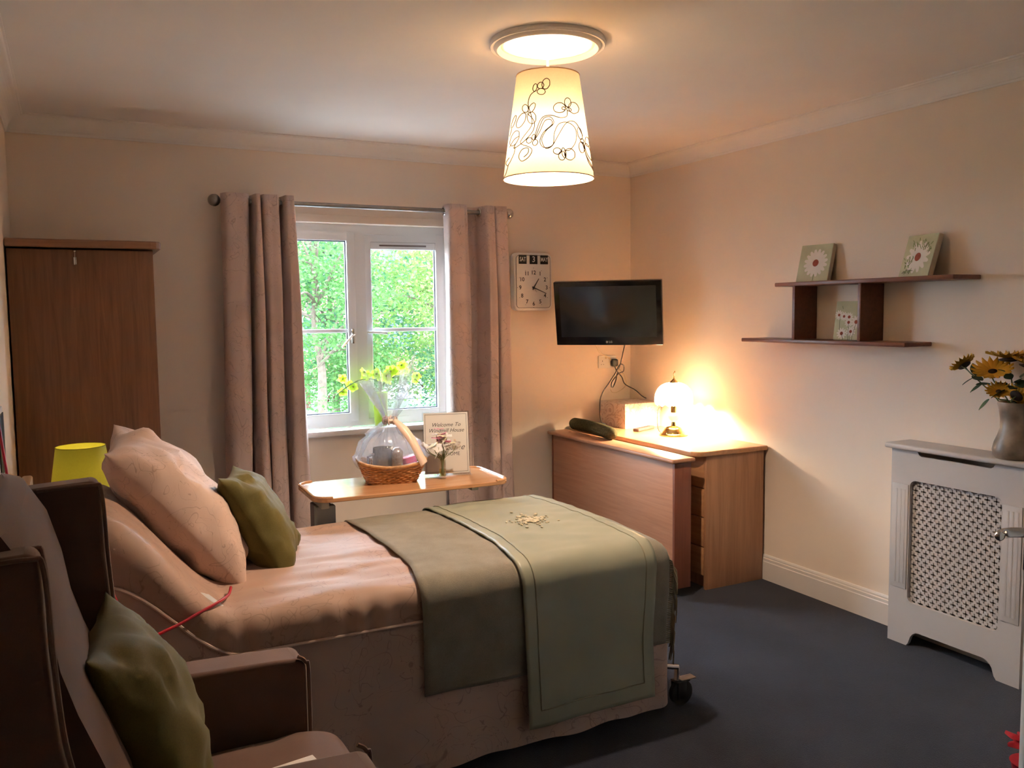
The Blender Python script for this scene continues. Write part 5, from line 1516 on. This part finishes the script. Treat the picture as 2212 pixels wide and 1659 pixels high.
# ------------------------------------------------------------------ outdoors
GZ = -0.6
struct(MB().box(-30, 40, 7.0, 60, GZ-0.2, GZ).build('ground', 'grass'))
struct(MB().box(-30, 40, 0.4, 7.0, GZ-0.2, GZ).build('terrace', 'paving'))
struct(MB().box(-30, 40, 15.5, 21, GZ, GZ+0.02).build('road', 'tarmac'))
def tree(label, x, y, h, crown, n, mat, seed, size=0.075, trunk_r=0.10):
    rg = random.Random(seed)
    t = thing('tree', label, 'tree', (x, y, GZ), 'trees outside the window')
    tk = MB()
    zt = GZ+h*0.45
    tk.tube(spline([(x, y, GZ), (x+0.05, y, GZ+h*0.25), (x-0.05, y+0.05, zt), (x+0.1, y, GZ+h*0.85)], 5), 0.1, 8, True, [trunk_r*(1-0.85*i/15) for i in range(16)])
    tips = []
    for k in range(16):
        a = rg.uniform(0, 2*PI); el = rg.uniform(0.0, 1.0); L = crown*rg.uniform(0.5, 0.95)
        b0 = Vector((x, y, GZ+h*rg.uniform(0.2, 0.7)))
        b1 = b0+Vector((math.cos(a)*math.cos(el)*L, math.sin(a)*math.cos(el)*L, math.sin(el)*L))
        tk.tube(spline([b0, b0.lerp(b1, 0.5)+Vector((0, 0, 0.1*L)), b1], 4), 0.03, 6, True, [trunk_r*0.35*(1-0.85*i/8) for i in range(9)])
        tips += [b1, b0.lerp(b1, 0.6)]
    tk.build('trunk', 'bark', t)
    V = []; Fc = []
    ctr = Vector((x, y, GZ+h*0.58)); hz_ = h*0.46
    centers = []
    for k in range(int(n/45)):
        d = Vector((rg.gauss(0, 1), rg.gauss(0, 1), rg.gauss(0, 1))).normalized()*(rg.random()**0.45)
        centers.append(ctr+Vector((d.x*crown, d.y*crown, d.z*hz_)))
    for c in centers:
        for j in range(45):
            p = c+Vector((rg.gauss(0, 0.20), rg.gauss(0, 0.20), rg.gauss(0, 0.11)))
            s = size*rg.uniform(0.6, 1.3)
            nx = Vector((rg.gauss(0, 1), rg.gauss(0, 1), rg.gauss(0, 0.5))).normalized()
            ny = nx.orthogonal().normalized()
            ny = (Matrix.Rotation(rg.uniform(0, 6.28), 3, nx) @ ny)
            i = len(V)
            V += [p-nx*s*0.5, p+ny*s*0.30+nx*0.05*s, p+nx*s*0.5, p-ny*s*0.30]
            Fc.append((i, i+1, i+2, i+3))
    o = MB().add(V, Fc, False).build('foliage', mat, t, None, None, None, 0, False)
    o['kind'] = 'stuff'
    return t
tree('leafy green tree filling the left window pane', 0.15, 9.2, 4.7, 1.6, 11500, 'leaf_mid', 3)
tree('lime green tree filling the right window pane', 2.55, 9.6, 4.5, 1.6, 11500, 'leaf_lime', 5)
tree('deep green tree behind the two window trees', 1.4, 12.8, 5.4, 2.2, 8500, 'leaf_deep', 8, 0.14)
tree('tall green tree seen right through the open casement', 4.5, 12.0, 5.0, 2.0, 8500, 'leaf_mid', 11, 0.09)
tree('low round shrub beneath the left window tree', 1.0, 10.4, 1.9, 1.0, 6000, 'leaf_mid', 15, 0.065, 0.04)
tree('low shrub under the right window tree', 3.3, 10.4, 1.9, 1.2, 6000, 'leaf_deep', 19, 0.065, 0.04)
tree('low hedge bush beyond the left pane', 2.2, 13.2, 1.7, 1.1, 6000, 'leaf_lime', 23, 0.07, 0.04)
tree('low hedge bush low in the right pane', 4.6, 13.6, 1.8, 1.4, 7000, 'leaf_mid', 29, 0.07, 0.04)
tree('broad hedge bush at the far right of the window', 6.4, 14.2, 2.0, 1.4, 7000, 'leaf_deep', 31, 0.07, 0.04)
hs = thing('brick_house', 'red brick house glimpsed through the trees', 'house', (4.5, 27, GZ))
MB().box(-3, 9, 24, 31, GZ, 4.6).build('walls', 'brick_far', hs)
MB().prism([(23.6, 4.6), (31.4, 4.6), (27.5, 7.6)], 'x', -3.4, 9.4).build('roof', 'roof_tile', hs)
for x in (-1.6, 1.2, 4.0, 6.8):
    for z in (0.3, 2.9):
        wn = MB().box(x-0.6, x+0.6, 23.94, 24.02, z, z+1.15, 0.01).build('window', 'upvc', hs)
        for q in (-1, 1):
            MB().box(x+q*0.29-0.25, x+q*0.29+0.25, 23.92, 23.95, z+0.07, z+1.08).build('pane', 'gasket', wn)
pr = thing('brick_pier', 'small red brick gate pier seen low in the left pane', 'pier', (1.18, 15.0, GZ))
for k in range(9):
    MB().box(0.98+0.003*(k % 2), 1.38-0.003*(k % 2), 14.8, 15.2, GZ+k*0.085, GZ+k*0.085+0.078, 0.004, 1).build('course', 'brick_far', pr)
MB().box(0.93, 1.43, 14.75, 15.25, GZ+0.765, GZ+0.83, 0.01).build('cap_stone', 'white_satin', pr)
po = MB().tube([(0.74, 14.2, GZ), (0.74, 14.2, 0.95)], 0.035, 8).build('street_post', 'post_green'); tag(po, 'thin green street post low in the left pane', 'post')
